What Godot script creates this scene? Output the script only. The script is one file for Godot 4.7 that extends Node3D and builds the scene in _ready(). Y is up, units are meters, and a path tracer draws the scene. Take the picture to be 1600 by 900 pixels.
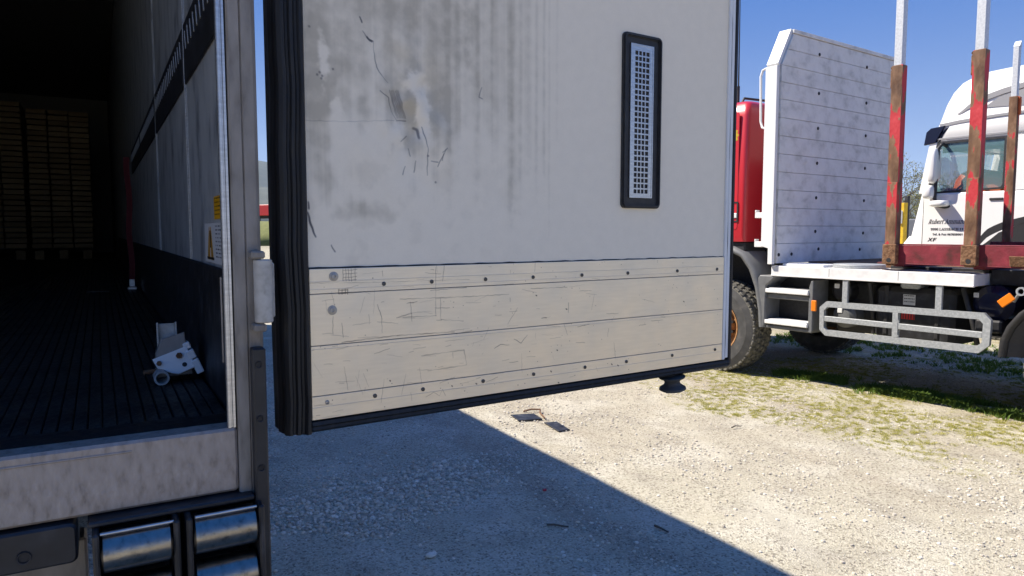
extends Node3D
# A yard with a refrigerated trailer (rear door open), a timber truck and a white tractor unit.

const FLAT := 4294967295
const PANEL_MARKS = [[1.6,0.4,[0.260,1.989,0.271,1.976,0.282,1.972,0.283,1.951,0.288,1.923,0.299,1.908,0.313,1.894]],[3,0.5,[0.269,1.980,0.274,1.974,0.280,1.971]],[2.5,0.5,[0.255,2.015,0.259,2.004]],[1.6,0.4,[0.294,1.878,0.313,1.866,0.319,1.842,0.331,1.822,0.354,1.824]],[2.2,0.22,[0.316,1.881,0.323,1.860,0.333,1.826]],[2.2,0.22,[0.320,1.881,0.326,1.858,0.336,1.827]],[2.2,0.22,[0.323,1.882,0.330,1.857,0.340,1.827]],[2.2,0.22,[0.326,1.882,0.334,1.856,0.343,1.827]],[2.2,0.22,[0.330,1.882,0.338,1.854,0.346,1.828]],[2.2,0.22,[0.333,1.883,0.341,1.853,0.350,1.828]],[2.2,0.22,[0.336,1.883,0.345,1.851,0.353,1.828]],[1,0.25,[0.138,1.806,0.226,1.811,0.326,1.822]],[5,0.4,[0.369,1.810,0.378,1.808,0.382,1.789]],[1.5,0.45,[0.388,1.814,0.394,1.792,0.400,1.771]],[1.5,0.38,[0.356,1.768,0.361,1.751]],[1.5,0.38,[0.373,1.743,0.368,1.718]],[1.5,0.38,[0.349,1.731,0.342,1.712]],[1.5,0.38,[0.433,1.764,0.446,1.774]],[1.5,0.38,[0.441,1.771,0.422,1.732]],[1.5,0.38,[0.407,1.745,0.425,1.742]],[1.5,0.38,[0.339,1.780,0.354,1.794]],[1.5,0.38,[0.400,1.771,0.398,1.713]],[1.5,0.38,[0.435,1.762,0.433,1.746]],[4,0.55,[0.167,1.894,0.168,1.893]],[4,0.55,[0.172,1.899,0.173,1.898]],[4,0.55,[0.176,1.893,0.177,1.892]],[4,0.55,[0.174,1.888,0.175,1.887]],[4,0.55,[0.198,1.908,0.199,1.907]],[4,0.55,[0.417,1.701,0.419,1.700]],[4,0.55,[0.400,1.755,0.402,1.754]],[4,0.55,[0.153,1.982,0.155,1.981]],[3,0.55,[0.143,1.633,0.149,1.609,0.158,1.586]],[3,0.4,[0.144,1.653,0.146,1.639]],[2,0.4,[0.188,1.571,0.196,1.556]],[2,0.25,[0.533,1.910,0.526,1.889,0.536,1.885]]]
const PLATE_MARKS = [[1,0.5,[0.209,1.528,0.209,1.502]],[1,0.5,[0.215,1.527,0.215,1.501]],[1,0.5,[0.220,1.527,0.221,1.501]],[1,0.5,[0.226,1.527,0.226,1.501]],[1,0.5,[0.234,1.527,0.234,1.501]],[1,0.5,[0.209,1.523,0.239,1.524]],[1,0.5,[0.209,1.516,0.239,1.517]],[1,0.5,[0.209,1.509,0.238,1.510]],[1,0.5,[0.209,1.504,0.238,1.504]],[1.5,0.6,[0.199,1.485,0.219,1.484]],[1.5,0.6,[0.199,1.478,0.219,1.478]],[1.3,0.6,[0.200,1.487,0.200,1.476]],[1.3,0.6,[0.207,1.487,0.206,1.476]],[1.3,0.6,[0.213,1.486,0.213,1.476]],[1.3,0.6,[0.218,1.486,0.218,1.475]],[1,0.5,[0.414,1.524,0.413,1.419]],[1,0.5,[0.425,1.457,0.425,1.411,0.482,1.404]],[1,0.35,[0.140,1.501,0.271,1.497,0.498,1.495]],[1.2,0.5,[0.337,1.422,0.415,1.420]],[1,0.5,[0.411,1.437,0.448,1.435]],[1.2,0.5,[0.330,1.460,0.498,1.457,0.602,1.457]],[1.3,0.45,[0.280,1.452,0.289,1.427,0.290,1.392]],[1.2,0.6,[0.561,1.336,0.577,1.344,0.602,1.340]],[1.2,0.6,[0.615,1.353,0.634,1.342,0.653,1.360]],[3,0.6,[0.765,1.414,0.769,1.412]],[1.5,0.6,[0.693,1.396,0.708,1.396]],[1,0.4,[0.807,1.455,0.846,1.454]],[1.2,0.5,[0.401,1.475,0.490,1.477]],[1.2,0.5,[0.662,1.467,0.769,1.466]],[2,0.35,[0.204,1.381,0.322,1.385,0.459,1.382]],[1,0.4,[0.388,1.247,0.406,1.255,0.421,1.246,0.428,1.259,0.435,1.244]],[1,0.5,[0.187,1.434,0.186,1.398]],[1,0.5,[0.205,1.420,0.207,1.390]],[3,0.6,[0.451,1.264,0.453,1.262]],[3,0.6,[0.512,1.262,0.515,1.260]],[3,0.6,[0.720,1.267,0.723,1.264]],[3,0.6,[0.934,1.259,0.937,1.256]],[3,0.6,[0.913,1.264,0.916,1.261]],[3,0.6,[0.738,1.316,0.741,1.314]],[3,0.6,[0.305,1.293,0.307,1.291]],[3,0.6,[1.171,1.410,1.175,1.408]],[3,0.6,[0.676,1.451,0.679,1.449]],[3,0.6,[0.743,1.237,0.746,1.235]],[3,0.12,[0.378,1.337,0.482,1.340,0.489,1.306,0.392,1.303]]]

var M := {}
var uvo := Vector2.ZERO      # planar UV origin and size for parts that carry a print
var uvs := Vector2.ONE
var rng := RandomNumberGenerator.new()
var used := {}

# ---------------------------------------------------------------- helpers
func lin(r: float, g: float, b: float) -> Color:
	return Color(r, g, b).linear_to_srgb()

func mat(c: Color, rough := 0.6, metal := 0.0) -> StandardMaterial3D:
	var m := StandardMaterial3D.new()
	m.albedo_color = c
	m.roughness = rough
	m.metallic = metal
	return m

func noise_tex(stops: Array, freq: float, sd: int, kind := FastNoiseLite.TYPE_SIMPLEX_SMOOTH, size := 512, octaves := 5, normal := 0.0) -> NoiseTexture2D:
	var n := FastNoiseLite.new()
	n.seed = sd
	n.noise_type = kind
	n.frequency = freq
	n.fractal_octaves = octaves
	n.fractal_gain = 0.55
	if kind == FastNoiseLite.TYPE_CELLULAR:
		n.cellular_return_type = FastNoiseLite.RETURN_CELL_VALUE
		n.fractal_type = FastNoiseLite.FRACTAL_NONE
	var t := NoiseTexture2D.new()
	t.width = size
	t.height = size
	t.seamless = true
	t.noise = n
	if normal > 0.0:
		t.as_normal_map = true
		t.bump_strength = normal
	else:
		var g := Gradient.new()
		var off := PackedFloat32Array()
		var col := PackedColorArray()
		for s in stops:
			off.append(s[0])
			col.append(s[1])
		g.offsets = off
		g.colors = col
		t.color_ramp = g
	return t

# matter that varies over the surface: stops are [position, colour]; size is metres per tile
func worn(stops: Array, freq: float, sd: int, tile: float, rough := 0.6, metal := 0.0, bump := 0.0, stretch := Vector3.ONE, octaves := 5) -> StandardMaterial3D:
	var m := mat(Color.WHITE, rough, metal)
	m.albedo_texture = noise_tex(stops, freq, sd, FastNoiseLite.TYPE_SIMPLEX_SMOOTH, 512, octaves)
	if bump > 0.0:
		m.normal_enabled = true
		m.normal_texture = noise_tex([], freq * 2.0, sd + 7, FastNoiseLite.TYPE_SIMPLEX_SMOOTH, 512, 4, bump)
	m.uv1_triplanar = true
	m.uv1_scale = stretch / tile
	return m

func begin() -> SurfaceTool:
	var s := SurfaceTool.new()
	s.begin(Mesh.PRIMITIVE_TRIANGLES)
	s.set_smooth_group(FLAT)
	return s

func vtx(s: SurfaceTool, p: Vector3) -> void:
	s.set_uv(Vector2((p.x - uvo.x) / uvs.x, (uvo.y - p.y) / uvs.y))
	s.add_vertex(p)

func tri(s: SurfaceTool, a: Vector3, b: Vector3, c: Vector3) -> void:
	vtx(s, a); vtx(s, b); vtx(s, c)

func quad(s: SurfaceTool, a: Vector3, b: Vector3, c: Vector3, d: Vector3) -> void:
	tri(s, a, b, c); tri(s, a, c, d)

# box given by two corners, with chamfered edges when bev > 0
func bx(s: SurfaceTool, p: Vector3, q: Vector3, bev := 0.0, xf := Transform3D.IDENTITY) -> void:
	var lo := Vector3(minf(p.x, q.x), minf(p.y, q.y), minf(p.z, q.z))
	var hi := Vector3(maxf(p.x, q.x), maxf(p.y, q.y), maxf(p.z, q.z))
	var c := (lo + hi) / 2.0
	var h := (hi - lo) / 2.0
	var b := minf(bev, minf(h.x, minf(h.y, h.z)) * 0.9)
	for ax in 3:
		var u := (ax + 1) % 3
		var v := (ax + 2) % 3
		for sg in [-1.0, 1.0]:
			var r: Array = []
			for k in [[-1, -1], [1, -1], [1, 1], [-1, 1]]:
				var e := Vector3.ZERO
				e[ax] = sg * h[ax]
				e[u] = k[0] * (h[u] - b)
				e[v] = k[1] * (h[v] - b)
				r.append(xf * (c + e))
			if sg > 0:
				quad(s, r[3], r[2], r[1], r[0])
			else:
				quad(s, r[0], r[1], r[2], r[3])
	if b <= 0.0:
		return
	for ax in 3:
		var u := (ax + 1) % 3
		var v := (ax + 2) % 3
		for su in [-1.0, 1.0]:
			for sv in [-1.0, 1.0]:
				var r: Array = []
				for k in [[-1, 0], [1, 0], [1, 1], [-1, 1]]:
					var e := Vector3.ZERO
					e[ax] = k[0] * (h[ax] - b)
					e[u] = su * (h[u] - (b if k[1] == 1 else 0.0))
					e[v] = sv * (h[v] - (0.0 if k[1] == 1 else b))
					r.append(xf * (c + e))
				if su * sv > 0:
					quad(s, r[0], r[1], r[2], r[3])
				else:
					quad(s, r[3], r[2], r[1], r[0])
	for sx in [-1.0, 1.0]:
		for sy in [-1.0, 1.0]:
			for sz in [-1.0, 1.0]:
				var a := xf * (c + Vector3(sx * h.x, sy * (h.y - b), sz * (h.z - b)))
				var d := xf * (c + Vector3(sx * (h.x - b), sy * h.y, sz * (h.z - b)))
				var e2 := xf * (c + Vector3(sx * (h.x - b), sy * (h.y - b), sz * h.z))
				if sx * sy * sz > 0:
					tri(s, a, e2, d)
				else:
					tri(s, a, d, e2)

# polygon (2D) extruded along the local z of xf from 0 to depth
func prism(s: SurfaceTool, poly: PackedVector2Array, depth: float, xf: Transform3D, bev := 0.0) -> void:
	var n := poly.size()
	if Geometry2D.is_polygon_clockwise(poly):
		poly.reverse()
	var inner := poly
	if bev > 0.0:
		var cut := Geometry2D.offset_polygon(poly, -bev, Geometry2D.JOIN_MITER)
		if cut.size() == 1 and cut[0].size() == n:
			# match the starting corner
			var best := 0
			for k in n:
				if cut[0][k].distance_to(poly[0]) < cut[0][best].distance_to(poly[0]):
					best = k
			inner = PackedVector2Array()
			for k in n:
				inner.append(cut[0][(best + k) % n])
		else:
			bev = 0.0
	var idx := Geometry2D.triangulate_polygon(inner)
	for k in range(0, idx.size(), 3):
		var a := inner[idx[k]]
		var b := inner[idx[k + 1]]
		var c := inner[idx[k + 2]]
		tri(s, xf * Vector3(c.x, c.y, depth), xf * Vector3(b.x, b.y, depth), xf * Vector3(a.x, a.y, depth))
		tri(s, xf * Vector3(a.x, a.y, 0), xf * Vector3(b.x, b.y, 0), xf * Vector3(c.x, c.y, 0))
	for k in n:
		var a := poly[k]
		var b := poly[(k + 1) % n]
		quad(s, xf * Vector3(a.x, a.y, bev), xf * Vector3(a.x, a.y, depth - bev), xf * Vector3(b.x, b.y, depth - bev), xf * Vector3(b.x, b.y, bev))
		if bev > 0.0:
			var a2 := inner[k]
			var b2 := inner[(k + 1) % n]
			quad(s, xf * Vector3(a.x, a.y, depth - bev), xf * Vector3(a2.x, a2.y, depth), xf * Vector3(b2.x, b2.y, depth), xf * Vector3(b.x, b.y, depth - bev))
			quad(s, xf * Vector3(a2.x, a2.y, 0), xf * Vector3(a.x, a.y, bev), xf * Vector3(b.x, b.y, bev), xf * Vector3(b2.x, b2.y, 0))

# solid of revolution round the local y of xf; profile of (radius, height)
func lathe(s: SurfaceTool, prof: Array, n: int, xf: Transform3D, smooth := true) -> void:
	for i in prof.size() - 1:
		s.set_smooth_group(i + 1 if smooth else FLAT)
		for k in n:
			var a := TAU * k / n
			var b := TAU * (k + 1) / n
			var p0 := Vector3(cos(a) * prof[i][0], prof[i][1], sin(a) * prof[i][0])
			var p1 := Vector3(cos(b) * prof[i][0], prof[i][1], sin(b) * prof[i][0])
			var q0 := Vector3(cos(a) * prof[i + 1][0], prof[i + 1][1], sin(a) * prof[i + 1][0])
			var q1 := Vector3(cos(b) * prof[i + 1][0], prof[i + 1][1], sin(b) * prof[i + 1][0])
			if prof[i + 1][0] > 1e-6:
				tri(s, xf * p0, xf * q1, xf * q0)
			if prof[i][0] > 1e-6:
				tri(s, xf * p0, xf * p1, xf * q1)
	s.set_smooth_group(FLAT)

func along(a: Vector3, b: Vector3) -> Transform3D:
	var y := (b - a).normalized()
	var x := y.cross(Vector3.UP if absf(y.y) < 0.9 else Vector3.RIGHT).normalized()
	return Transform3D(Basis(x, y, x.cross(y)), a)

func cyl(s: SurfaceTool, a: Vector3, b: Vector3, r: float, n := 12, bev := 0.0) -> void:
	var l := a.distance_to(b)
	var pr: Array = [[0.0, 0.0], [r, 0.0], [r, l], [0.0, l]]
	if bev > 0.0:
		pr = [[0.0, 0.0], [r - bev, 0.0], [r, bev], [r, l - bev], [r - bev, l], [0.0, l]]
	lathe(s, pr, n, along(a, b))

func tube(s: SurfaceTool, pts: Array, r: float, n := 8, r2 := -1.0) -> void:
	var rings: Array = []
	var up := Vector3.UP
	for i in pts.size():
		var d: Vector3 = (pts[mini(i + 1, pts.size() - 1)] - pts[maxi(i - 1, 0)]).normalized()
		if absf(d.dot(up)) > 0.97:
			up = Vector3.RIGHT if absf(d.x) < 0.9 else Vector3.FORWARD
		var x := d.cross(up).normalized()
		var y := x.cross(d).normalized()
		up = y
		var rr := r if r2 < 0 else lerpf(r, r2, float(i) / (pts.size() - 1))
		var ring: Array = []
		for k in n:
			ring.append(pts[i] + (x * cos(TAU * k / n) + y * sin(TAU * k / n)) * rr)
		rings.append(ring)
	s.set_smooth_group(1)
	for i in pts.size() - 1:
		for k in n:
			quad(s, rings[i][k], rings[i + 1][k], rings[i + 1][(k + 1) % n], rings[i][(k + 1) % n])
	s.set_smooth_group(FLAT)
	for k in range(1, n - 1):
		tri(s, rings[0][0], rings[0][k], rings[0][k + 1])
		tri(s, rings[-1][0], rings[-1][k + 1], rings[-1][k])

# rings of equal size joined into a shell
func skin(s: SurfaceTool, rings: Array, smooth := 1, caps := true) -> void:
	s.set_smooth_group(smooth)
	var n: int = rings[0].size()
	for i in rings.size() - 1:
		for k in n:
			quad(s, rings[i][k], rings[i + 1][k], rings[i + 1][(k + 1) % n], rings[i][(k + 1) % n])
	s.set_smooth_group(FLAT)
	if caps:
		for e in [0, rings.size() - 1]:
			var c := Vector3.ZERO
			for p in rings[e]:
				c += p / n
			for k in n:
				if e == 0:
					tri(s, c, rings[e][k], rings[e][(k + 1) % n])
				else:
					tri(s, c, rings[e][(k + 1) % n], rings[e][k])

# level: y, x0, x1, z0, z1, corner radius at the front (z0) and at the back (z1)
func plan_ring(l: Array) -> Array:
	var r: Array = []
	var y: float = l[0]
	var rf: float = l[5]
	var rb: float = l[6]
	for c in [[l[2] - rb, l[4] - rb, rb, 0.0], [l[1] + rb, l[4] - rb, rb, PI / 2], [l[1] + rf, l[3] + rf, rf, PI], [l[2] - rf, l[3] + rf, rf, PI * 1.5]]:
		for k in 6:
			var a: float = c[3] + PI / 2 * k / 5.0
			r.append(Vector3(c[0] + cos(a) * c[2], y, c[1] + sin(a) * c[2]))
	return r

func loft(s: SurfaceTool, levels: Array) -> void:
	var rings: Array = []
	for l in levels:
		rings.append(plan_ring(l))
	skin(s, rings)

func numbered(called: String) -> String:
	used[called] = used.get(called, -1) + 1
	return called if used[called] == 0 else "%s_%03d" % [called, used[called]]

func part(parent: Node, called: String, s: SurfaceTool, m: Material, label := "") -> MeshInstance3D:
	s.generate_normals()
	s.index()
	return piece(parent, called, s.commit(), m, Transform3D.IDENTITY, label)

func piece(parent: Node, called: String, mesh: Mesh, m: Material, xf := Transform3D.IDENTITY, label := "") -> MeshInstance3D:
	var o := MeshInstance3D.new()
	o.name = called
	o.mesh = mesh
	o.material_override = m
	o.transform = xf
	o.cast_shadow = GeometryInstance3D.SHADOW_CASTING_SETTING_ON
	parent.add_child(o, true)
	if label:
		o.set_meta("label", label)
	return o

func tag(o: Node, label: String, category: String, group := "", kind := "") -> void:
	if label:
		o.set_meta("label", label)
	if category:
		o.set_meta("category", category)
	if group:
		o.set_meta("group", group)
	if kind:
		o.set_meta("kind", kind)

func thing(called: String, label: String, category: String, at := Vector3.ZERO, turn := 0.0, group := "") -> Node3D:
	var o := Node3D.new()
	o.name = numbered(called)
	add_child(o)
	o.position = at
	o.rotation_degrees.y = turn
	tag(o, label, category, group)
	return o

func single(called: String, s: SurfaceTool, m: Material, label: String, category: String, at := Vector3.ZERO, turn := 0.0, group := "") -> MeshInstance3D:
	var o := part(self, numbered(called), s, m)
	o.position = at
	o.rotation_degrees.y = turn
	tag(o, label, category, group)
	return o

func rounded(x0: float, y0: float, x1: float, y1: float, r: float, n := 5) -> PackedVector2Array:
	var p := PackedVector2Array()
	for c in [[x1 - r, y1 - r, 0.0], [x0 + r, y1 - r, PI / 2], [x0 + r, y0 + r, PI], [x1 - r, y0 + r, PI * 1.5]]:
		for k in n + 1:
			var a: float = c[2] + PI / 2 * k / n
			p.append(Vector2(c[0] + cos(a) * r, c[1] + sin(a) * r))
	return p

# frame between two outlines with the same number of corners, z0 to z1
func ring_frame(s: SurfaceTool, o: PackedVector2Array, i: PackedVector2Array, z0: float, z1: float, xf := Transform3D.IDENTITY) -> void:
	var n := o.size()
	for k in n:
		var j := (k + 1) % n
		var a := Vector3(o[k].x, o[k].y, z1)
		var b := Vector3(o[j].x, o[j].y, z1)
		var c := Vector3(i[j].x, i[j].y, z1)
		var d := Vector3(i[k].x, i[k].y, z1)
		var dn := Vector3(0, 0, z0 - z1)
		quad(s, xf * d, xf * c, xf * b, xf * a)
		quad(s, xf * a, xf * b, xf * (b + dn), xf * (a + dn))
		quad(s, xf * c, xf * d, xf * (d + dn), xf * (c + dn))
		quad(s, xf * (a + dn), xf * (b + dn), xf * (c + dn), xf * (d + dn))

# x-y drawing plane turned so that its face looks along -x (a truck's left side): drawing x -> z, drawing y -> y
func side_plane(x: float) -> Transform3D:
	return Transform3D(Basis(Vector3(0, 0, 1), Vector3(0, 1, 0), Vector3(-1, 0, 0)), Vector3(x, 0, 0))

func lettering(parent: Node, words: String, size: float, xf: Transform3D, serif := false, italic := false, weight := 400) -> void:
	var f := SystemFont.new()
	f.font_names = PackedStringArray(["Droid Serif" if serif else "Droid Sans"])
	f.font_italic = italic
	f.font_weight = weight
	var t := TextMesh.new()
	t.text = words
	t.font = f
	t.font_size = 32
	t.pixel_size = size / 32.0
	t.depth = 0.003
	t.curve_step = 2.0
	t.horizontal_alignment = HORIZONTAL_ALIGNMENT_LEFT
	t.vertical_alignment = VERTICAL_ALIGNMENT_BOTTOM
	piece(parent, "lettering", t, M.print_black, xf)

# marks (scratches, cracks) of matter pressed into an image
func stroke_marks(img: Image, marks: Array, x0: float, y1: float, px: float, tone: Color) -> void:
	for mk in marks:
		var p: Array = mk[2]
		for k in range(0, p.size() - 2, 2):
			var a := Vector2((p[k] - x0) * px, (y1 - p[k + 1]) * px)
			var b := Vector2((p[k + 2] - x0) * px, (y1 - p[k + 3]) * px)
			var n := int(a.distance_to(b) / 1.0) + 2
			for i in n:
				var q := a.lerp(b, float(i) / n)
				q += Vector2(sin(q.y * 0.31 + q.x * 0.17), cos(q.x * 0.27)) * 0.4
				var w: float = mk[0] * (0.85 + 0.3 * sin(i * 0.07 + k))
				var r := int(ceilf(w / 2.0 + 0.5))
				for dy in range(-r, r + 1):
					for dx in range(-r, r + 1):
						var xx := int(q.x) + dx
						var yy := int(q.y) + dy
						if xx < 0 or yy < 0 or xx >= img.get_width() or yy >= img.get_height():
							continue
						var d := Vector2(xx + 0.5, yy + 0.5).distance_to(q)
						var t: float = clampf(w / 2.0 + 0.6 - d, 0, 1) * mk[1] * (0.6 if mk[0] < 3.5 else 0.28)
						if t > 0:
							img.set_pixel(xx, yy, img.get_pixel(xx, yy).lerp(tone, t))

func noise_bytes(freq: float, sd: int, w: int, h: int, oct := 4) -> PackedByteArray:
	var n := FastNoiseLite.new()
	n.seed = sd
	n.frequency = freq
	n.fractal_octaves = oct
	var im := n.get_image(w, h, false, false, true)
	im.convert(Image.FORMAT_L8)
	return im.get_data()

# ---------------------------------------------------------------- materials
func panel_texture() -> ImageTexture:
	# the door's inner sheet: 1.24 m x 2.4 m, grime brushed down it, scuffs and cracks
	var w := 640
	var h := 1240
	var px := w / 1.24
	var big := noise_bytes(0.011, 3, w, h)
	var fine := noise_bytes(0.05, 5, w, h, 5)
	var rn := FastNoiseLite.new()
	rn.seed = 9
	rn.frequency = 0.05
	rn.fractal_octaves = 4
	var ri := rn.get_image(w, 16, false, false, true)
	ri.convert(Image.FORMAT_L8)
	ri.resize(w, h, Image.INTERPOLATE_CUBIC)
	var run_small := ri.get_data()
	var scuff := noise_bytes(0.02, 12, w, h, 4)
	var grit := noise_bytes(0.35, 13, w, h, 2)
	var data := PackedByteArray()
	data.resize(w * h * 3)
	# single runs of dirt: where, how wide, where they end, how dark
	var drips := [[0.449, 0.010, 1.66, 0.25], [0.473, 0.006, 1.72, 0.2], [0.497, 0.016, 1.92, 0.35], [0.52, 0.008, 1.64, 0.25], [0.561, 0.007, 1.75, 0.2], [0.612, 0.011, 1.62, 0.4], [0.633, 0.006, 1.66, 0.3], [0.656, 0.008, 1.72, 0.3], [0.679, 0.005, 1.70, 0.25], [0.701, 0.004, 1.68, 0.28], [0.716, 0.003, 1.60, 0.2], [0.738, 0.004, 1.80, 0.12]]
	var clean := [[0.372, 1.899, 0.030, 0.028], [0.390, 1.840, 0.018, 0.055], [0.205, 1.835, 0.014, 0.028], [0.204, 1.775, 0.010, 0.022], [0.30, 1.79, 0.05, 0.03], [0.178, 1.93, 0.012, 0.05]]
	for y in h:
		var my := 3.93 - y / px
		for x in w:
			var mx := 0.128 + x / px
			var i := y * w + x
			var runs := run_small[i] / 255.0
			var b := big[i] / 255.0
			var f := fine[i] / 255.0
			# grime handled on from the hinge side; it thins out over a hand's width
			var lim := 0.57 + (runs - 0.5) * 0.22
			var g := smoothstep(lim + 0.17, lim - 0.20, mx) * smoothstep(1.70, 1.95, my + (b - 0.5) * 0.35 + (runs - 0.5) * 0.15)
			g *= 0.55 + 0.7 * (b - 0.35) + 0.5 * (f - 0.5) + 0.45 * (runs - 0.5)
			for c in clean:
				var k := Vector2((mx - c[0]) / c[2], (my - c[1]) / c[3]).length()
				if k < 2.0:
					g *= smoothstep(0.55, 1.25, k + (f - 0.5) * 1.1)
			var st := 0.0
			for d in drips:
				var q: float = (mx - d[0] - 0.003 * (b - 0.5)) / d[1]
				if absf(q) < 2.4:
					st += exp(-q * q) * d[3] * smoothstep(d[2] - 0.03, d[2] + 0.12, my + (f - 0.5) * 0.1) * (0.35 + 1.3 * f)
			# smear low down by the hinge
			var sm := Vector2((mx - 0.26) / 0.055, (my - 1.635) / 0.022).length()
			var low := smoothstep(1.3, 0.3, sm + (scuff[i] / 255.0 - 0.5) * 2.0) * 0.5
			low += smoothstep(0.56, 0.8, scuff[i] / 255.0) * smoothstep(0.8, 0.2, mx) * 0.18
			var t := clampf(maxf(g, 0.0) * 0.95 + st * 0.8 + low + (f - 0.5) * 0.10 + (grit[i] / 255.0 - 0.5) * 0.07 + 0.04, 0, 1)
			data[i * 3] = int(lerpf(240, 190, t))
			data[i * 3 + 1] = int(lerpf(228, 179, t))
			data[i * 3 + 2] = int(lerpf(206, 158, t))
	var img := Image.create_from_data(w, h, false, Image.FORMAT_RGB8, data)
	img.resize(1024, 1984, Image.INTERPOLATE_CUBIC)
	stroke_marks(img, PANEL_MARKS, 0.128, 3.93, 1024 / 1.24, Color(0.16, 0.16, 0.19))
	img.generate_mipmaps()
	return ImageTexture.create_from_image(img)

func plate_texture() -> ImageTexture:
	# aluminium kick plate, 1.22 m x 0.31 m: drawn grain along it, scuffs across it
	var w := 1464
	var h := 372
	var grain := noise_bytes(0.09, 31, 200, h, 3)
	var big := noise_bytes(0.006, 33, w, h, 4)
	var data := PackedByteArray()
	data.resize(w * h * 3)
	for y in h:
		for x in w:
			var g := grain[y * 200 + int(x * 0.11)] / 255.0 - 0.5
			var b := big[y * w + x] / 255.0 - 0.5
			var v := 226.0 + g * 8 + b * 15
			var i := (y * w + x) * 3
			data[i] = int(v)
			data[i + 1] = int(v - 11 - b * 5)
			data[i + 2] = int(v - 30 - b * 12)
	var img := Image.create_from_data(w, h, false, Image.FORMAT_RGB8, data)
	var r := RandomNumberGenerator.new()
	r.seed = 44
	var marks: Array = PLATE_MARKS.duplicate()
	for k in 150:
		var x := 0.14 + absf(r.randfn(0, 0.45))
		var y := r.randf_range(1.235, 1.525)
		var l := r.randf_range(0.004, 0.05)
		var a := r.randfn(0, 0.12) if r.randf() < 0.75 else PI / 2 + r.randfn(0, 0.3)
		marks.append([r.randf_range(0.6, 1.3), r.randf_range(0.12, 0.45), [x, y, x + cos(a) * l, y + sin(a) * l]])
	for k in 110:
		var x := r.randf_range(0.14, 1.32)
		var y := r.randf_range(1.235, 1.525)
		marks.append([r.randf_range(1.0, 2.4), r.randf_range(0.2, 0.6), [x, y, x + 0.001, y]])
	stroke_marks(img, marks, 0.128, 1.54, w / 1.22, Color(0.12, 0.11, 0.12))
	img.generate_mipmaps()
	return ImageTexture.create_from_image(img)

# flat print: rows of small dark writing on a coloured label
func label_texture(back: Color, ink: Color, rows: int, sd: int, emblem := 0) -> ImageTexture:
	var img := Image.create(128, 160, false, Image.FORMAT_RGB8)
	img.fill(back)
	var r := RandomNumberGenerator.new()
	r.seed = sd
	var left := 10
	if emblem == 1:      # a ladder-like warning drawing on yellow
		left = 74
		for y in range(14, 150):
			var half := 6 + int(y * 0.10)
			img.fill_rect(Rect2i(38 - half, y, half - 3, 1), Color(0.72, 0.52, 0.05))
			img.fill_rect(Rect2i(41, y, half - 3, 1), Color(0.72, 0.52, 0.05))
		img.fill_rect(Rect2i(36, 30, 6, 70), Color(0.03, 0.04, 0.08))
		img.fill_rect(Rect2i(14, 138, 48, 10), Color(0.04, 0.04, 0.05))
	for k in rows:
		var y := 10 + k * int(140.0 / rows)
		var x := left
		while x < 114:
			var l := r.randi_range(3, 12)
			img.fill_rect(Rect2i(x, y, mini(l, 118 - x), maxi(2, int(46.0 / rows))), ink)
			x += l + r.randi_range(2, 6)
	return ImageTexture.create_from_image(img)

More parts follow.
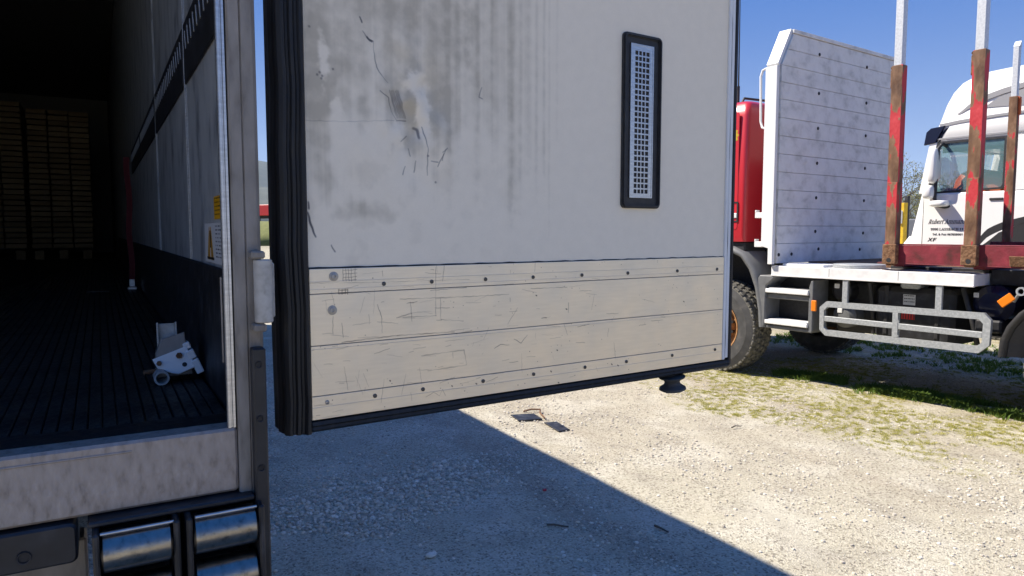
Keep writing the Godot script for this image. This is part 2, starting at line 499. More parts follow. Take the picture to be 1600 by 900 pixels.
func make_materials() -> void:
	M.white_paint = worn([[0.0, lin(.60, .60, .60)], [0.45, lin(.72, .72, .71)], [1.0, lin(.78, .78, .77)]], 0.01, 1, 0.9, 0.35)
	M.cab_white = mat(lin(.80, .80, .78), 0.25)
	M.cab_white.clearcoat_enabled = true
	M.cab_white.clearcoat = 0.6
	M.cab_red = mat(lin(.55, .010, .022), 0.28)
	M.cab_red.clearcoat_enabled = true
	M.cab_red.clearcoat = 0.7
	M.black_plastic = worn([[0.0, lin(.012, .012, .014)], [1.0, lin(.035, .035, .037)]], 0.02, 4, 0.4, 0.55)
	M.rubber = worn([[0.0, lin(.003, .003, .004)], [0.6, lin(.006, .006, .007)], [0.82, lin(.012, .012, .013)], [1.0, lin(.05, .05, .05)]], 0.012, 6, 0.5, 0.6, 0.0, 2.0, Vector3(3, 0.4, 3))
	M.tyre = worn([[0.0, lin(.03, .03, .03)], [0.4, lin(.08, .077, .07)], [0.65, lin(.18, .17, .14)], [1.0, lin(.32, .29, .23)]], 0.02, 8, 0.8, 0.85, 0.0, 4.0)
	M.tyre_side = worn([[0.0, lin(.035, .035, .035)], [0.6, lin(.06, .06, .06)], [1.0, lin(.11, .10, .09)]], 0.01, 11, 0.8, 0.75)
	M.grey_plastic = worn([[0.0, lin(.11, .115, .12)], [1.0, lin(.17, .175, .18)]], 0.012, 13, 0.7, 0.5)
	M.galvanised = worn([[0.0, lin(.30, .32, .33)], [0.45, lin(.37, .39, .40)], [0.7, lin(.42, .44, .45)], [1.0, lin(.50, .51, .51)]], 0.02, 14, 0.35, 0.5, 0.35, 1.0)
	M.aluminium = worn([[0.0, lin(.50, .50, .50)], [1.0, lin(.68, .68, .68)]], 0.02, 15, 0.5, 0.38, 0.9, 0.0, Vector3(1, 6, 1))
	M.board_alu = worn([[0.0, lin(.46, .46, .43)], [0.30, lin(.62, .61, .58)], [0.5, lin(.70, .69, .66)], [1.0, lin(.76, .75, .72)]], 0.012, 17, 1.7, 0.5, 0.0, 1.5, Vector3(1.0, 1.3, 1.0), 7)
	M.rust = worn([[0.0, lin(.07, .030, .014)], [0.5, lin(.17, .085, .042)], [1.0, lin(.27, .16, .09)]], 0.018, 18, 0.5, 0.9, 0.0, 4.0)
	var red := lin(.46, .022, .032)
	M.chipped_red = worn([[0.0, lin(.07, .030, .014)], [0.40, lin(.17, .088, .045)], [0.515, lin(.22, .12, .065)], [0.53, red], [1.0, lin(.52, .04, .05)]], 0.0065, 21, 1.1, 0.65, 0.0, 2.0, Vector3(1.6, 0.6, 1.6), 6)
	M.red_steel = worn([[0.0, lin(.06, .012, .010)], [0.35, lin(.15, .014, .022)], [0.8, lin(.22, .018, .034)], [1.0, lin(.26, .05, .05)]], 0.01, 23, 1.2, 0.6, 0.0, 1.0)
	M.hub_rust = worn([[0.0, lin(.12, .05, .02)], [0.5, lin(.32, .16, .06)], [1.0, lin(.42, .25, .12)]], 0.02, 25, 0.5, 0.8)
	M.dark_steel = worn([[0.0, lin(.008, .008, .010)], [0.6, lin(.018, .019, .023)], [1.0, lin(.05, .05, .055)]], 0.012, 27, 0.6, 0.5)
	M.amber = mat(lin(.75, .20, .01), 0.3)
	M.yellow = worn([[0.0, lin(.45, .28, .01)], [1.0, lin(.62, .42, .02)]], 0.02, 29, 0.8, 0.5)
	M.orange = mat(lin(.55, .11, .02), 0.6)
	M.vent_box = mat(lin(.05, .048, .05), 0.7)
	M.print_black = mat(lin(.015, .015, .018), 0.6)
	M.glass = mat(Color(0.55, 0.72, 0.74, 0.22), 0.03)
	M.glass.transparency = BaseMaterial3D.TRANSPARENCY_ALPHA
	M.dark_glass = mat(lin(.010, .012, .018), 0.06)
	M.blue_black = mat(lin(.008, .010, .028), 0.2)
	M.bare_white = mat(lin(.75, .75, .74), 0.5)
	M.chrome = worn([[0.0, lin(.10, .095, .09)], [0.35, lin(.26, .245, .225)], [1.0, lin(.36, .34, .31)]], 0.025, 35, 0.3, 0.3, 1.0, 0.4)
	M.post_paint = worn([[0.0, lin(.12, .10, .08)], [0.30, lin(.20, .175, .15)], [0.5, lin(.245, .22, .19)], [0.75, lin(.275, .245, .215)], [1.0, lin(.32, .285, .25)]], 0.008, 37, 0.55, 0.55, 0.0, 1.0, Vector3(2.5, 0.8, 2.5), 6)
	M.sill_steel = worn([[0.0, lin(.15, .125, .105)], [0.22, lin(.26, .22, .19)], [0.42, lin(.32, .275, .24)], [0.7, lin(.36, .31, .275)], [1.0, lin(.42, .37, .33)]], 0.03, 39, 0.5, 0.5, 0.15, 1.0, Vector3(1.6, 0.6, 1), 6)
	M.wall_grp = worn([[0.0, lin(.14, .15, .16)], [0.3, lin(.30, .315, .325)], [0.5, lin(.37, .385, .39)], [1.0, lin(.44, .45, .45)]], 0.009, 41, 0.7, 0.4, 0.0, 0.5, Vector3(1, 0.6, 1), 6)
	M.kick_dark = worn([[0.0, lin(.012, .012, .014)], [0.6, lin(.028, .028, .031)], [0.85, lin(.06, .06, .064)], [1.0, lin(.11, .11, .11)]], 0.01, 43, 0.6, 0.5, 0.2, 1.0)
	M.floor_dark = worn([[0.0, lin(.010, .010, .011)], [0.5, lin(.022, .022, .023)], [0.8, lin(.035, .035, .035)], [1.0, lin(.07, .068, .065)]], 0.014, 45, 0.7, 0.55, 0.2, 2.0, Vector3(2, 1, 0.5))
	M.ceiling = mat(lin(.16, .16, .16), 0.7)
	M.hinge_paint = worn([[0.0, lin(.28, .26, .22)], [0.5, lin(.46, .43, .38)], [1.0, lin(.54, .52, .47)]], 0.02, 58, 0.3, 0.5)
	M.bright_zinc = worn([[0.0, lin(.48, .50, .52)], [0.5, lin(.60, .62, .64)], [1.0, lin(.72, .73, .74)]], 0.03, 59, 0.4, 0.45, 0.3)
	M.light_grey = mat(lin(.30, .30, .31), 0.5)
	M.rusty_stake = worn([[0.0, lin(.07, .030, .014)], [0.45, lin(.17, .09, .047)], [0.62, lin(.24, .14, .08)], [0.64, lin(.46, .022, .032)], [1.0, lin(.52, .04, .05)]], 0.0065, 91, 1.0, 0.75, 0.0, 2.0, Vector3(1.6, 0.6, 1.6), 6)
	M.timber = [worn([[0.0, lin(.16, .10, .05)], [1.0, lin(.36, .26, .14)]], 0.012, 47, 0.6, 0.8, 0.0, 0.0, Vector3(1, 4, 1)), mat(lin(.30, .21, .11), 0.85), mat(lin(.22, .15, .075), 0.85)]
	M.strap = mat(lin(.10, .006, .010), 0.8)
	M.panel = mat(Color.WHITE, 0.55)
	M.panel.albedo_texture = panel_texture()
	M.plate = mat(Color.WHITE, 0.42, 0.75)
	M.plate.albedo_texture = plate_texture()
	M.rivet = mat(lin(.10, .10, .10), 0.4, 0.8)
	M.rivet_rim = mat(lin(.34, .33, .32), 0.4, 0.8)
	M.yellow_label = mat(Color.WHITE, 0.5)
	M.yellow_label.albedo_texture = label_texture(Color(0.85, 0.62, 0.05), Color(0.15, 0.12, 0.05), 5, 3)
	M.white_label = mat(Color.WHITE, 0.5)
	M.white_label.albedo_texture = label_texture(Color(0.80, 0.80, 0.80), Color(0.22, 0.25, 0.3), 9, 5, 1)
	M.small_label = mat(Color.WHITE, 0.5)
	M.small_label.albedo_texture = label_texture(Color(0.75, 0.75, 0.74), Color(0.1, 0.1, 0.1), 3, 8)
	M.red_label = mat(lin(.60, .03, .02), 0.5)
	M.bark = worn([[0.0, lin(.06, .05, .04)], [1.0, lin(.16, .14, .11)]], 0.02, 51, 0.4, 0.9)
	M.leaf = mat(lin(.20, .19, .08), 0.8)
	M.leaf.backlight_enabled = true
	M.leaf.backlight = Color(0.3, 0.35, 0.1)
	M.grass = [mat(lin(.26, .245, .030), 0.85), mat(lin(.42, .37, .10), 0.85), mat(lin(.08, .14, .018), 0.85)]
	for g in M.grass:
		g.backlight_enabled = true
		g.backlight = Color(0.35, 0.4, 0.1)
	M.stone = [mat(lin(.60, .55, .45), 0.9), mat(lin(.50, .45, .37), 0.9), mat(lin(.36, .33, .28), 0.9), mat(lin(.70, .66, .58), 0.85)]
	M.hill = worn([[0.0, lin(.07, .085, .07)], [1.0, lin(.13, .14, .11)]], 0.02, 53, 900.0, 0.95)
	M.meadow = worn([[0.0, lin(.10, .12, .03)], [1.0, lin(.20, .20, .06)]], 0.02, 55, 8.0, 0.95)
	# ground: crushed limestone; vertex colours carry the large patches
	var gm := mat(Color.WHITE, 0.95)
	gm.vertex_color_use_as_albedo = true
	gm.albedo_texture = noise_tex([[0.0, Color(0.62, 0.61, 0.60)], [0.10, Color(0.78, 0.77, 0.76)], [0.3, Color(0.90, 0.90, 0.89)], [0.75, Color(0.95, 0.95, 0.94)], [0.9, Color(1, 1, 1)], [1.0, Color(1, 1, 1)]], 0.13, 61, FastNoiseLite.TYPE_CELLULAR, 2048)
	gm.normal_enabled = true
	gm.normal_texture = noise_tex([], 0.10, 63, FastNoiseLite.TYPE_SIMPLEX_SMOOTH, 2048, 5, 4.5)
	gm.uv1_triplanar = true
	gm.uv1_world_triplanar = true
	gm.uv1_scale = Vector3.ONE / 2.7
	M.ground = gm

# ---------------------------------------------------------------- trailer
func make_trailer() -> void:
	var t := thing("refrigerated_trailer", "refrigerated semi-trailer with its open rear door showing scuffed white inner face and aluminium kick plate", "trailer", Vector3(-0.5086, 0, -1.2942), 29.9)
	var L := -13.4
	# shell
	var s := begin()
	bx(s, Vector3(-2.53, 1.12, -0.10), Vector3(0.05, 1.225, L))
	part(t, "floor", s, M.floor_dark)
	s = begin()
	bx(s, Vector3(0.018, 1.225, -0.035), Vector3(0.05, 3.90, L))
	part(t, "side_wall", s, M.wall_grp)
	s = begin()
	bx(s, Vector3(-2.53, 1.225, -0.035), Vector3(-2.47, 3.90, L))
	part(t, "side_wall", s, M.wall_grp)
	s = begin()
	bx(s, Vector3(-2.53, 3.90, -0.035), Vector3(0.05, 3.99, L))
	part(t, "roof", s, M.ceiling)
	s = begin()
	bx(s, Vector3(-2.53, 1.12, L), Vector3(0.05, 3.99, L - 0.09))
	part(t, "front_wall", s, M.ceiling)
	# floor ribs run the length of the load bed
	s = begin()
	bx(s, Vector3(-0.0108, 0, -0.11), Vector3(0.0108, 0.0145, -11.0), 0.002)
	s.generate_normals()
	var rib := s.commit()
	for k in 102:
		piece(t, "floor_rib", rib, M.floor_dark, Transform3D(Basis.IDENTITY, Vector3(-0.008 - k * 0.024, 1.2255, 0)))
	# rear frame
	s = begin()
	prism(s, PackedVector2Array([Vector2(0.004, -0.03), Vector2(0.004, -0.001), Vector2(0.007, 0.003), Vector2(0.0245, 0.003), Vector2(0.0265, 0.0), Vector2(0.0285, 0.003), Vector2(0.047, 0.003), Vector2(0.053, -0.002), Vector2(0.055, -0.01), Vector2(0.055, -0.12), Vector2(0.0505, -0.12), Vector2(0.0505, -0.03)]), 2.89, Transform3D(Basis(Vector3(1, 0, 0), Vector3(0, 0, 1), Vector3(0, -1, 0)), Vector3(0, 4.0, 0)))
	part(t, "rear_post", s, M.post_paint)
	s = begin()
	bx(s, Vector3(-2.535, 1.11, -0.12), Vector3(-2.474, 4.0, 0.003), 0.004)
	part(t, "rear_post", s, M.post_paint)
	s = begin()
	bx(s, Vector3(-2.472, 3.80, -0.12), Vector3(0.003, 4.0, 0.0), 0.004)
	part(t, "header", s, M.post_paint)
	# the wall's end trim, light grey, beside the post
	s = begin()
	prism(s, PackedVector2Array([Vector2(-0.0125, -0.016), Vector2(-0.0125, -0.004), Vector2(-0.011, -0.002), Vector2(-0.007, -0.002), Vector2(-0.006, -0.006), Vector2(-0.004, -0.006), Vector2(-0.003, -0.002), Vector2(0.001, -0.002), Vector2(0.0015, -0.03), Vector2(-0.009, -0.03)]), 2.55, Transform3D(Basis(Vector3(1, 0, 0), Vector3(0, 0, 1), Vector3(0, -1, 0)), Vector3(0, 3.79, 0)))
	part(t, "wall_trim", s, M.aluminium)
	# threshold: steel sill with a lip and a raised bead
	s = begin()
	bx(s, Vector3(-2.472, 1.1205, -0.055), Vector3(0.003, 1.2395, 0.0), 0.005)
	part(t, "sill", s, M.sill_steel)
	s = begin()
	cyl(s, Vector3(-2.46, 1.2215, 0.0), Vector3(-0.17, 1.2215, 0.0), 0.0022, 8)
	part(t, "sill_bead", s, M.sill_steel)
	s = begin()
	var wv: Array = []
	for k in 80:
		var x := -2.46 + k * 2.465 / 79.0
		var hgt := 1.2410 + 0.0016 * sin(k * 1.3) + 0.0012 * sin(k * 2.9)
		var back := -0.128 + 0.006 * sin(k * 0.9) + 0.004 * sin(k * 2.3)
		wv.append([Vector3(x, 1.2255, -0.056), Vector3(x, hgt - 0.005, -0.058), Vector3(x, hgt, -0.085), Vector3(x, hgt + 0.001, -0.105), Vector3(x, 1.2405, back), Vector3(x, 1.2255, back - 0.004)])
	skin(s, wv, FLAT)
	part(t, "threshold_seal", s, M.rubber)
	# wall details: seam strips, load tracks with slots, kick board, labels
	for z in [-0.79, -1.92]:
		piece(t, "seam_strip", _seam(), M.aluminium if z > -1.0 else M.wall_grp, Transform3D(Basis.IDENTITY, Vector3(0.018, 0, z)))
	var slot_s := begin()
	bx(slot_s, Vector3(-0.0025, -0.026, -0.0035), Vector3(0, 0.026, 0.0035), 0.001)
	slot_s.generate_normals()
	var slot := slot_s.commit()
	for seg in [[-0.055, -0.770], [-0.810, -1.90], [-1.94, -3.1], [-3.14, -4.3]]:
		s = begin()
		bx(s, Vector3(0.012, 1.994, seg[0]), Vector3(0.0179, 2.150, seg[1]), 0.002)
		var tr := part(t, "load_track", s, M.dark_steel)
		var n := int((seg[0] - seg[1]) / 0.062)
		for k in n:
			piece(tr, "slot_edge", slot, M.galvanised, Transform3D(Basis(Vector3(1, 0, 0), -0.35), Vector3(0.0119, 2.098, seg[0] - 0.035 - k * 0.062)))
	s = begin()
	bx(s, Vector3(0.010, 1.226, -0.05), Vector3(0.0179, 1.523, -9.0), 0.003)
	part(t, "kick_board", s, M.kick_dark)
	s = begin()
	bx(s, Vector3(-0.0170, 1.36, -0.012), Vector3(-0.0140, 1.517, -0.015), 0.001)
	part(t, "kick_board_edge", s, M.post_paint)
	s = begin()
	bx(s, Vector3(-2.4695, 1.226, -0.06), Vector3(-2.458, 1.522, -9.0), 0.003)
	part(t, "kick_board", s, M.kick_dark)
	_label(t, "warning_label", M.yellow_label, -0.320, -0.200, 1.626, 1.675)
	_label(t, "warning_label", M.white_label, -0.490, -0.180, 1.529, 1.618)
	# hinge on the rear post
	s = begin()
	cyl(s, Vector3(0.0515, 1.434, 0.022), Vector3(0.0515, 1.549, 0.022), 0.0165, 20, 0.002)
	var hg := part(t, "hinge", s, M.hinge_paint)
	s = begin()
	bx(s, Vector3(0.030, 1.5505, 0.004), Vector3(0.054, 1.5645, 0.036), 0.003)
	part(hg, "hinge_lug", s, M.post_paint)
	s = begin()
	bx(s, Vector3(0.032, 1.418, 0.004), Vector3(0.054, 1.4325, 0.036), 0.003)
	part(hg, "hinge_lug", s, M.post_paint)
	s = begin()
	bx(s, Vector3(0.0505, 1.44, -0.02), Vector3(0.075, 1.543, 0.008), 0.003)
	part(hg, "hinge_strap", s, M.hinge_paint)
	# dark angle below the hinge with bolt holes
	s = begin()
	bx(s, Vector3(0.0275, 0.80, 0.0035), Vector3(0.0515, 1.388, 0.030), 0.003)
	var br := part(t, "corner_angle", s, M.dark_steel)
	for y in [1.358, 1.258, 1.166]:
		s = begin()
		lathe(s, [[0.0, 0.0], [0.0042, 0.0], [0.0046, 0.0025], [0.0062, 0.003], [0.0066, 0.0]], 16, Transform3D(Basis(Vector3(1, 0, 0), Vector3(0, 0, 1), Vector3(0, -1, 0)), Vector3(0.0385, y, 0.0302)))
		part(br, "bolt_hole", s, M.print_black)
	# dock buffer: rollers between plates
	s = begin()
	bx(s, Vector3(-0.2395, 1.1075, -0.09), Vector3(0.0265, 1.1175, 0.028), 0.003)
	part(t, "buffer_ledge", s, M.dark_steel)
	s = begin()
	cyl(s, Vector3(-0.222, 1.1035, 0.05), Vector3(-0.112, 1.1035, 0.05), 0.0028, 8)
	cyl(s, Vector3(-0.078, 1.1035, 0.05), Vector3(0.024, 1.1035, 0.05), 0.0028, 8)
	part(t, "buffer_rod", s, M.aluminium)
	for x in [-0.2285, -0.1085, -0.0885, 0.0315]:
		s = begin()
		bx(s, Vector3(x - 0.005, 0.62, -0.06), Vector3(x + 0.005, 1.107, 0.062), 0.003)
		part(t, "buffer_plate", s, M.dark_steel)
	for c in [[-0.2225, -0.1145], [-0.0825, 0.0255]]:
		for k in 5:
			var y := 1.0665 - k * 0.0855
			s = begin()
			lathe(s, [[0.0, 0.0], [0.030, 0.0], [0.0355, 0.004], [0.0355, c[1] - c[0] - 0.004], [0.030, c[1] - c[0]], [0.0, c[1] - c[0]]], 40, Transform3D(Basis(Vector3(0, 1, 0), Vector3(1, 0, 0), Vector3(0, 0, -1)), Vector3(c[0], y, 0.030)))
			part(t, "buffer_roller", s, M.chrome)
	s = begin()
	bx(s, Vector3(-0.2335, 0.61, -0.09), Vector3(0.0365, 1.107, -0.061))
	part(t, "buffer_back", s, M.dark_steel)
	# bumper beam and the pale cross member under it
	s = begin()
	prism(s, rounded(-2.25, 1.048, -0.255, 1.1155, 0.012), 0.10, Transform3D(Basis.IDENTITY, Vector3(0, 0, -0.09)), 0.004)
	var bm := part(t, "bumper_beam", s, M.dark_steel)
	s = begin()
	lathe(s, [[0.0, 0.0], [0.0075, 0.0], [0.008, 0.003], [0.0105, 0.0035], [0.011, 0.0]], 18, Transform3D(Basis(Vector3(1, 0, 0), Vector3(0, 0, 1), Vector3(0, -1, 0)), Vector3(-0.33, 1.073, 0.0102)))
	part(bm, "bolt_hole", s, M.print_black)
	s = begin()
	bx(s, Vector3(-2.2, 0.86, -0.16), Vector3(-0.245, 1.047, -0.10), 0.004)
	part(t, "cross_member", s, M.post_paint)
	# running gear out of sight below
	for x in [-2.0, -0.55]:
		s = begin()
		bx(s, Vector3(x - 0.06, 0.72, -0.25), Vector3(x + 0.06, 1.1195, L + 0.5), 0.005)
		part(t, "chassis_rail", s, M.dark_steel)
	for z in [-3.4, -4.7, -6.0]:
		s = begin()
		cyl(s, Vector3(-2.2, 0.5, z), Vector3(-0.28, 0.5, z), 0.07, 12)
		part(t, "axle", s, M.dark_steel)
		for x in [-2.5, -0.02]:
			_wheel(t, Vector3(x, 0.5, z), 0.5, 0.36, 1.0 if x < -1.0 else -1.0, M.galvanised)
		for x in [-2.0, -0.55]:
			s = begin()
			bx(s, Vector3(x - 0.05, 0.5, z - 0.09), Vector3(x + 0.05, 0.719, z + 0.09), 0.01)
			part(t, "axle_bracket", s, M.dark_steel)
	for x in [-2.0, -0.55]:
		s = begin()
		bx(s, Vector3(x - 0.055, 0.0, -10.95), Vector3(x + 0.055, 0.719, -10.85), 0.006)
		bx(s, Vector3(x - 0.12, 0.0, -11.02), Vector3(x + 0.12, 0.02, -10.78))
		part(t, "landing_leg", s, M.dark_steel)
	make_door(t)

func _seam() -> Mesh:
	var s := begin()
	bx(s, Vector3(-0.003, 1.523, -0.014), Vector3(0.0, 3.89, 0.014), 0.0012)
	bx(s, Vector3(-0.0055, 1.523, -0.003), Vector3(-0.003, 3.89, 0.003), 0.0012)
	s.generate_normals()
	return s.commit()

func _label(t: Node, called: String, m: Material, z0: float, z1: float, y0: float, y1: float) -> void:
	var s := begin()
	var x := 0.0168
	# z0 is the deeper edge
	for v in [[z0, y1, 0, 0], [z1, y1, 1, 0], [z1, y0, 1, 1], [z0, y1, 0, 0], [z1, y0, 1, 1], [z0, y0, 0, 1]]:
		s.set_uv(Vector2(v[2], v[3]))
		s.add_vertex(Vector3(x, v[1], v[0]))
	part(t, called, s, m)

func _wheel(t: Node, c: Vector3, r: float, w: float, inward: float, rim_m: Material) -> void:
	# c is the outer face's centre; the tyre reaches inward along x
	var xf := Transform3D(Basis(Vector3(0, 1, 0), Vector3(inward, 0, 0), Vector3(0, 0, inward)), c)
	var s := begin()
	var rr := r * 0.56
	lathe(s, [[rr, 0.03], [rr + 0.02, 0.005], [r * 0.80, 0.0], [r * 0.93, 0.02]], 48, xf)
	lathe(s, [[rr, w - 0.03], [rr + 0.02, w - 0.005], [r * 0.80, w], [r * 0.93, w - 0.02]], 48, xf)
	var wh := part(t, "wheel", s, M.tyre_side)
	s = begin()
	lathe(s, [[r * 0.93, 0.02], [r * 0.975, 0.035], [r * 0.975, w - 0.035], [r * 0.93, w - 0.02]], 48, xf)
	# tread blocks
	for k in 44:
		var a := TAU * k / 44.0
		for j in 4:
			var h0 := 0.012 + j * (w - 0.024) / 4.0
			var a2 := a + (0.5 if j % 2 == 1 else 0.0) * TAU / 44.0
			var b := Basis(Vector3(0, 1, 0), a2)
			var rj := r if j in [1, 2] else r * 0.985
			bx(s, Vector3(-TAU * r / 44.0 * 0.38, h0 + 0.008, r * 0.93), Vector3(TAU * r / 44.0 * 0.38, h0 + (w - 0.024) / 4.0 - 0.008, rj), 0.008, xf * Transform3D(b, Vector3.ZERO))
	part(wh, "tread", s, M.tyre)
	s = begin()
	lathe(s, [[rr + 0.006, 0.012], [rr - 0.012, 0.018], [rr - 0.03, 0.10], [rr * 0.62, 0.13], [rr * 0.55, 0.08], [rr * 0.36, 0.06], [rr * 0.33, 0.0], [0.0, -0.01]], 36, xf)
	var rim := part(wh, "rim", s, rim_m)
	for k in 10:
		var a := TAU * k / 10.0
		s = begin()
		cyl(s, xf * Vector3(cos(a) * rr * 0.60, 0.13, sin(a) * rr * 0.60), xf * Vector3(cos(a) * rr * 0.60, 0.085, sin(a) * rr * 0.60), 0.018, 6)
		part(rim, "wheel_nut", s, M.dark_steel)

func make_door(t: Node3D) -> void:
	var s := begin()
	bx(s, Vector3(0.102, 1.2145, -0.084), Vector3(1.3715, 3.86, -0.022), 0.004)
	var d := part(t, "rear_door", s, M.white_paint, "open rear door swung out beside the trailer")
	d.rotation_degrees.y = 3.94
	# inner sheet with its buckles
	s = begin()
	uvo = Vector2(0.128, 3.93)
	uvs = Vector2(1.24, 2.40)
	s.set_smooth_group(1)
	var n := FastNoiseLite.new()
	n.seed = 70
	n.frequency = 9.0
	var nx := 150
	var ny := 130
	var gp := func(i: int, j: int) -> Vector3:
		var x := lerpf(0.139, 1.337, float(i) / nx)
		var tj := float(j) / ny
		var y := 1.524 + 2.33 * (tj * 0.45 + 0.55 * tj * tj * tj)
		var z := 0.0
		var k := Vector2((x - 0.365) / 0.055, (y - 1.855) / 0.10)
		var e := exp(-k.length_squared())
		z += 0.0075 * e * sin(k.x * 3.0 + k.y * 1.6 + n.get_noise_2d(x, y) * 3.0)
		k = Vector2((x - 0.405) / 0.03, (y - 1.87) / 0.05)
		z -= 0.006 * exp(-k.length_squared())
		k = Vector2((x - 0.43 + (y - 1.86) * 0.1) / 0.018, (y - 1.80) / 0.07)
		z += 0.005 * exp(-k.length_squared())
		k = Vector2((x - 0.25) / 0.03, (y - 1.77) / 0.06)
		z += 0.003 * exp(-k.length_squared())
		z += n.get_noise_2d(x * 0.22, y * 0.22) * 0.0018 * smoothstep(0.8, 0.3, x)
		return Vector3(x, y, z)
	for j in ny:
		for i in nx:
			quad(s, gp.call(i, j), gp.call(i, j + 1), gp.call(i + 1, j + 1), gp.call(i + 1, j))
	part(d, "inner_sheet", s, M.panel)
	# kick plate: aluminium boards with fine ridges
	uvo = Vector2(0.128, 1.54)
	uvs = Vector2(1.22, 0.31)
	for b in [[1.4795, 1.5275], [1.3785, 1.4785], [1.2795, 1.3775], [1.2325, 1.2785]]:
		s = begin()
		bx(s, Vector3(0.1415, b[0], -0.018), Vector3(1.333, b[1], 0.005), 0.0007)
		part(d, "kick_plate", s, M.plate)
	for y in [1.5025, 1.4875, 1.2565, 1.371]:
		s = begin()
		bx(s, Vector3(0.1415, y - 0.0006, 0.0045), Vector3(1.333, y + 0.0006, 0.0058), 0.0003)
		part(d, "plate_ridge", s, M.plate)
	uvo = Vector2.ZERO
	uvs = Vector2.ONE
	# dark sealant bead above the plate
	s = begin()
	var pts: Array = []
	for k in 60:
		pts.append(Vector3(0.141 + k * 1.19 / 59.0, 1.5285 + 0.0006 * sin(k * 1.7) + 0.0004 * sin(k * 3.1), 0.0015))
	tube(s, pts, 0.0022, 6, 0.0011)
	part(d, "sealant_bead", s, M.rubber)
	# right edge: aluminium trim, worn black gasket line, outer seal
	s = begin()
	bx(s, Vector3(1.3345, 1.232, -0.018), Vector3(1.3455, 3.85, 0.006), 0.0015)
	part(d, "edge_trim", s, M.white_paint)
	s = begin()
	bx(s, Vector3(1.3475, 1.236, -0.018), Vector3(1.3605, 3.85, 0.004), 0.0015)
	part(d, "edge_trim", s, M.white_paint)
	s = begin()
	pts = []
	for k in 44:
		pts.append(Vector3(1.3465 + 0.0009 * sin(k * 2.3), 1.24 + k * 0.055, 0.0025 + 0.001 * sin(k * 1.3)))
	tube(s, pts, 0.0017, 6)
	part(d, "sealant_bead", s, M.rubber)
	s = begin()
	prism(s, PackedVector2Array([Vector2(1.3725, -0.085), Vector2(1.3725, -0.021), Vector2(1.3615, -0.021), Vector2(1.3615, 0.003), Vector2(1.365, 0.006), Vector2(1.373, 0.004), Vector2(1.3775, -0.006), Vector2(1.3785, -0.03), Vector2(1.3775, -0.085)]), 2.645, Transform3D(Basis(Vector3(1, 0, 0), Vector3(0, 0, 1), Vector3(0, -1, 0)), Vector3(0, 3.86, 0)))
	part(d, "edge_seal", s, M.rubber)
	# hinge-side rubber seal: lips and ridges, slightly wavy
	var prof := [Vector2(.1405, -.02), Vector2(.1405, .006), Vector2(.1365, .013), Vector2(.130, .0145), Vector2(.1265, .009), Vector2(.1225, .008), Vector2(.1185, .0125), Vector2(.113, .0115), Vector2(.1105, .005), Vector2(.1065, .0045), Vector2(.1035, .009), Vector2(.0975, .008), Vector2(.0915, .001), Vector2(.0905, -.012), Vector2(.0935, -.018), Vector2(.0905, -.026), Vector2(.0885, -.045), Vector2(.0925, -.06), Vector2(.0925, -.084), Vector2(.098, -.086)]
	s = begin()
	var rings: Array = []
	for k in 45:
		var y := 1.208 + k * 2.652 / 44.0
		var ring: Array = []
		var w := 0.0016 * sin(k * 0.7) + 0.0012 * sin(k * 1.9)
		# the lip flattens towards the foot of the door
		var flat := smoothstep(1.45, 1.21, y) * 0.006
		for i in prof.size():
			var p: Vector2 = prof[i]
			ring.append(Vector3(p.x + (w if i > 2 and i < 17 else 0.0) + (flat * 0.3 if i > 10 else 0.0), y, p.y - (flat if i > 3 and i < 13 else 0.0)))
		rings.append(ring)
	skin(s, rings, FLAT)
	part(d, "hinge_side_seal", s, M.rubber)
	s = begin()
	prism(s, PackedVector2Array([Vector2(-.085, 1.206), Vector2(-.012, 1.206), Vector2(0.002, 1.2085), Vector2(0.008, 1.214), Vector2(0.006, 1.219), Vector2(0.0095, 1.2225), Vector2(0.007, 1.229), Vector2(-.004, 1.2315), Vector2(-.021, 1.2315), Vector2(-.021, 1.213), Vector2(-.085, 1.213)]), 1.2208, Transform3D(Basis(Vector3(0, 0, 1), Vector3(0, 1, 0), Vector3(-1, 0, 0)), Vector3(1.3615, 0, 0)))
	part(d, "bottom_seal", s, M.rubber)
	# vent: frame, perforated plate, dark box behind
	s = begin()
	var o := rounded(0.9405, 1.6585, 1.0735, 2.0935, 0.012, 4)
	var o2 := rounded(0.944, 1.662, 1.070, 2.090, 0.010, 4)
	var i1 := rounded(0.950, 1.668, 1.064, 2.084, 0.006, 4)
	var i2 := rounded(0.9635, 1.6835, 1.0455, 2.0695, 0.003, 4)
	ring_frame(s, o, i1, -0.004, 0.006)
	ring_frame(s, o2, rounded(0.9475, 1.6655, 1.0665, 2.0865, 0.008, 4), 0.006, 0.0105)
	ring_frame(s, i1, i2, -0.004, 0.0035)
	part(d, "vent_frame", s, M.black_plastic)
	s = begin()
	bx(s, Vector3(0.9635, 1.6835, 0.0012), Vector3(1.0455, 2.0695, 0.0020))
	part(d, "vent_backing", s, M.vent_box)
	s = begin()
	ring_frame(s, rounded(0.965, 1.685, 1.044, 2.068, 0.001, 1), rounded(0.9775, 1.6925, 1.0325, 2.0555, 0.0005, 1), 0.0035, 0.0062)
	# turned rim of the plate
	ring_frame(s, rounded(0.965, 1.685, 1.044, 2.068, 0.001, 1), rounded(0.968, 1.688, 1.041, 2.065, 0.0008, 1), 0.0062, 0.0074)
	for k in range(1, 4):
		var x := 0.9775 + 0.0495 * k / 4.0 + 0.002
		bx(s, Vector3(x - 0.0015, 1.6925, 0.0036), Vector3(x + 0.0015, 2.0555, 0.0061))
	bx(s, Vector3(0.9776, 1.6926, 0.0036), Vector3(0.9805, 2.0554, 0.0060))
	bx(s, Vector3(1.0295, 1.6926, 0.0036), Vector3(1.0324, 2.0554, 0.0060))
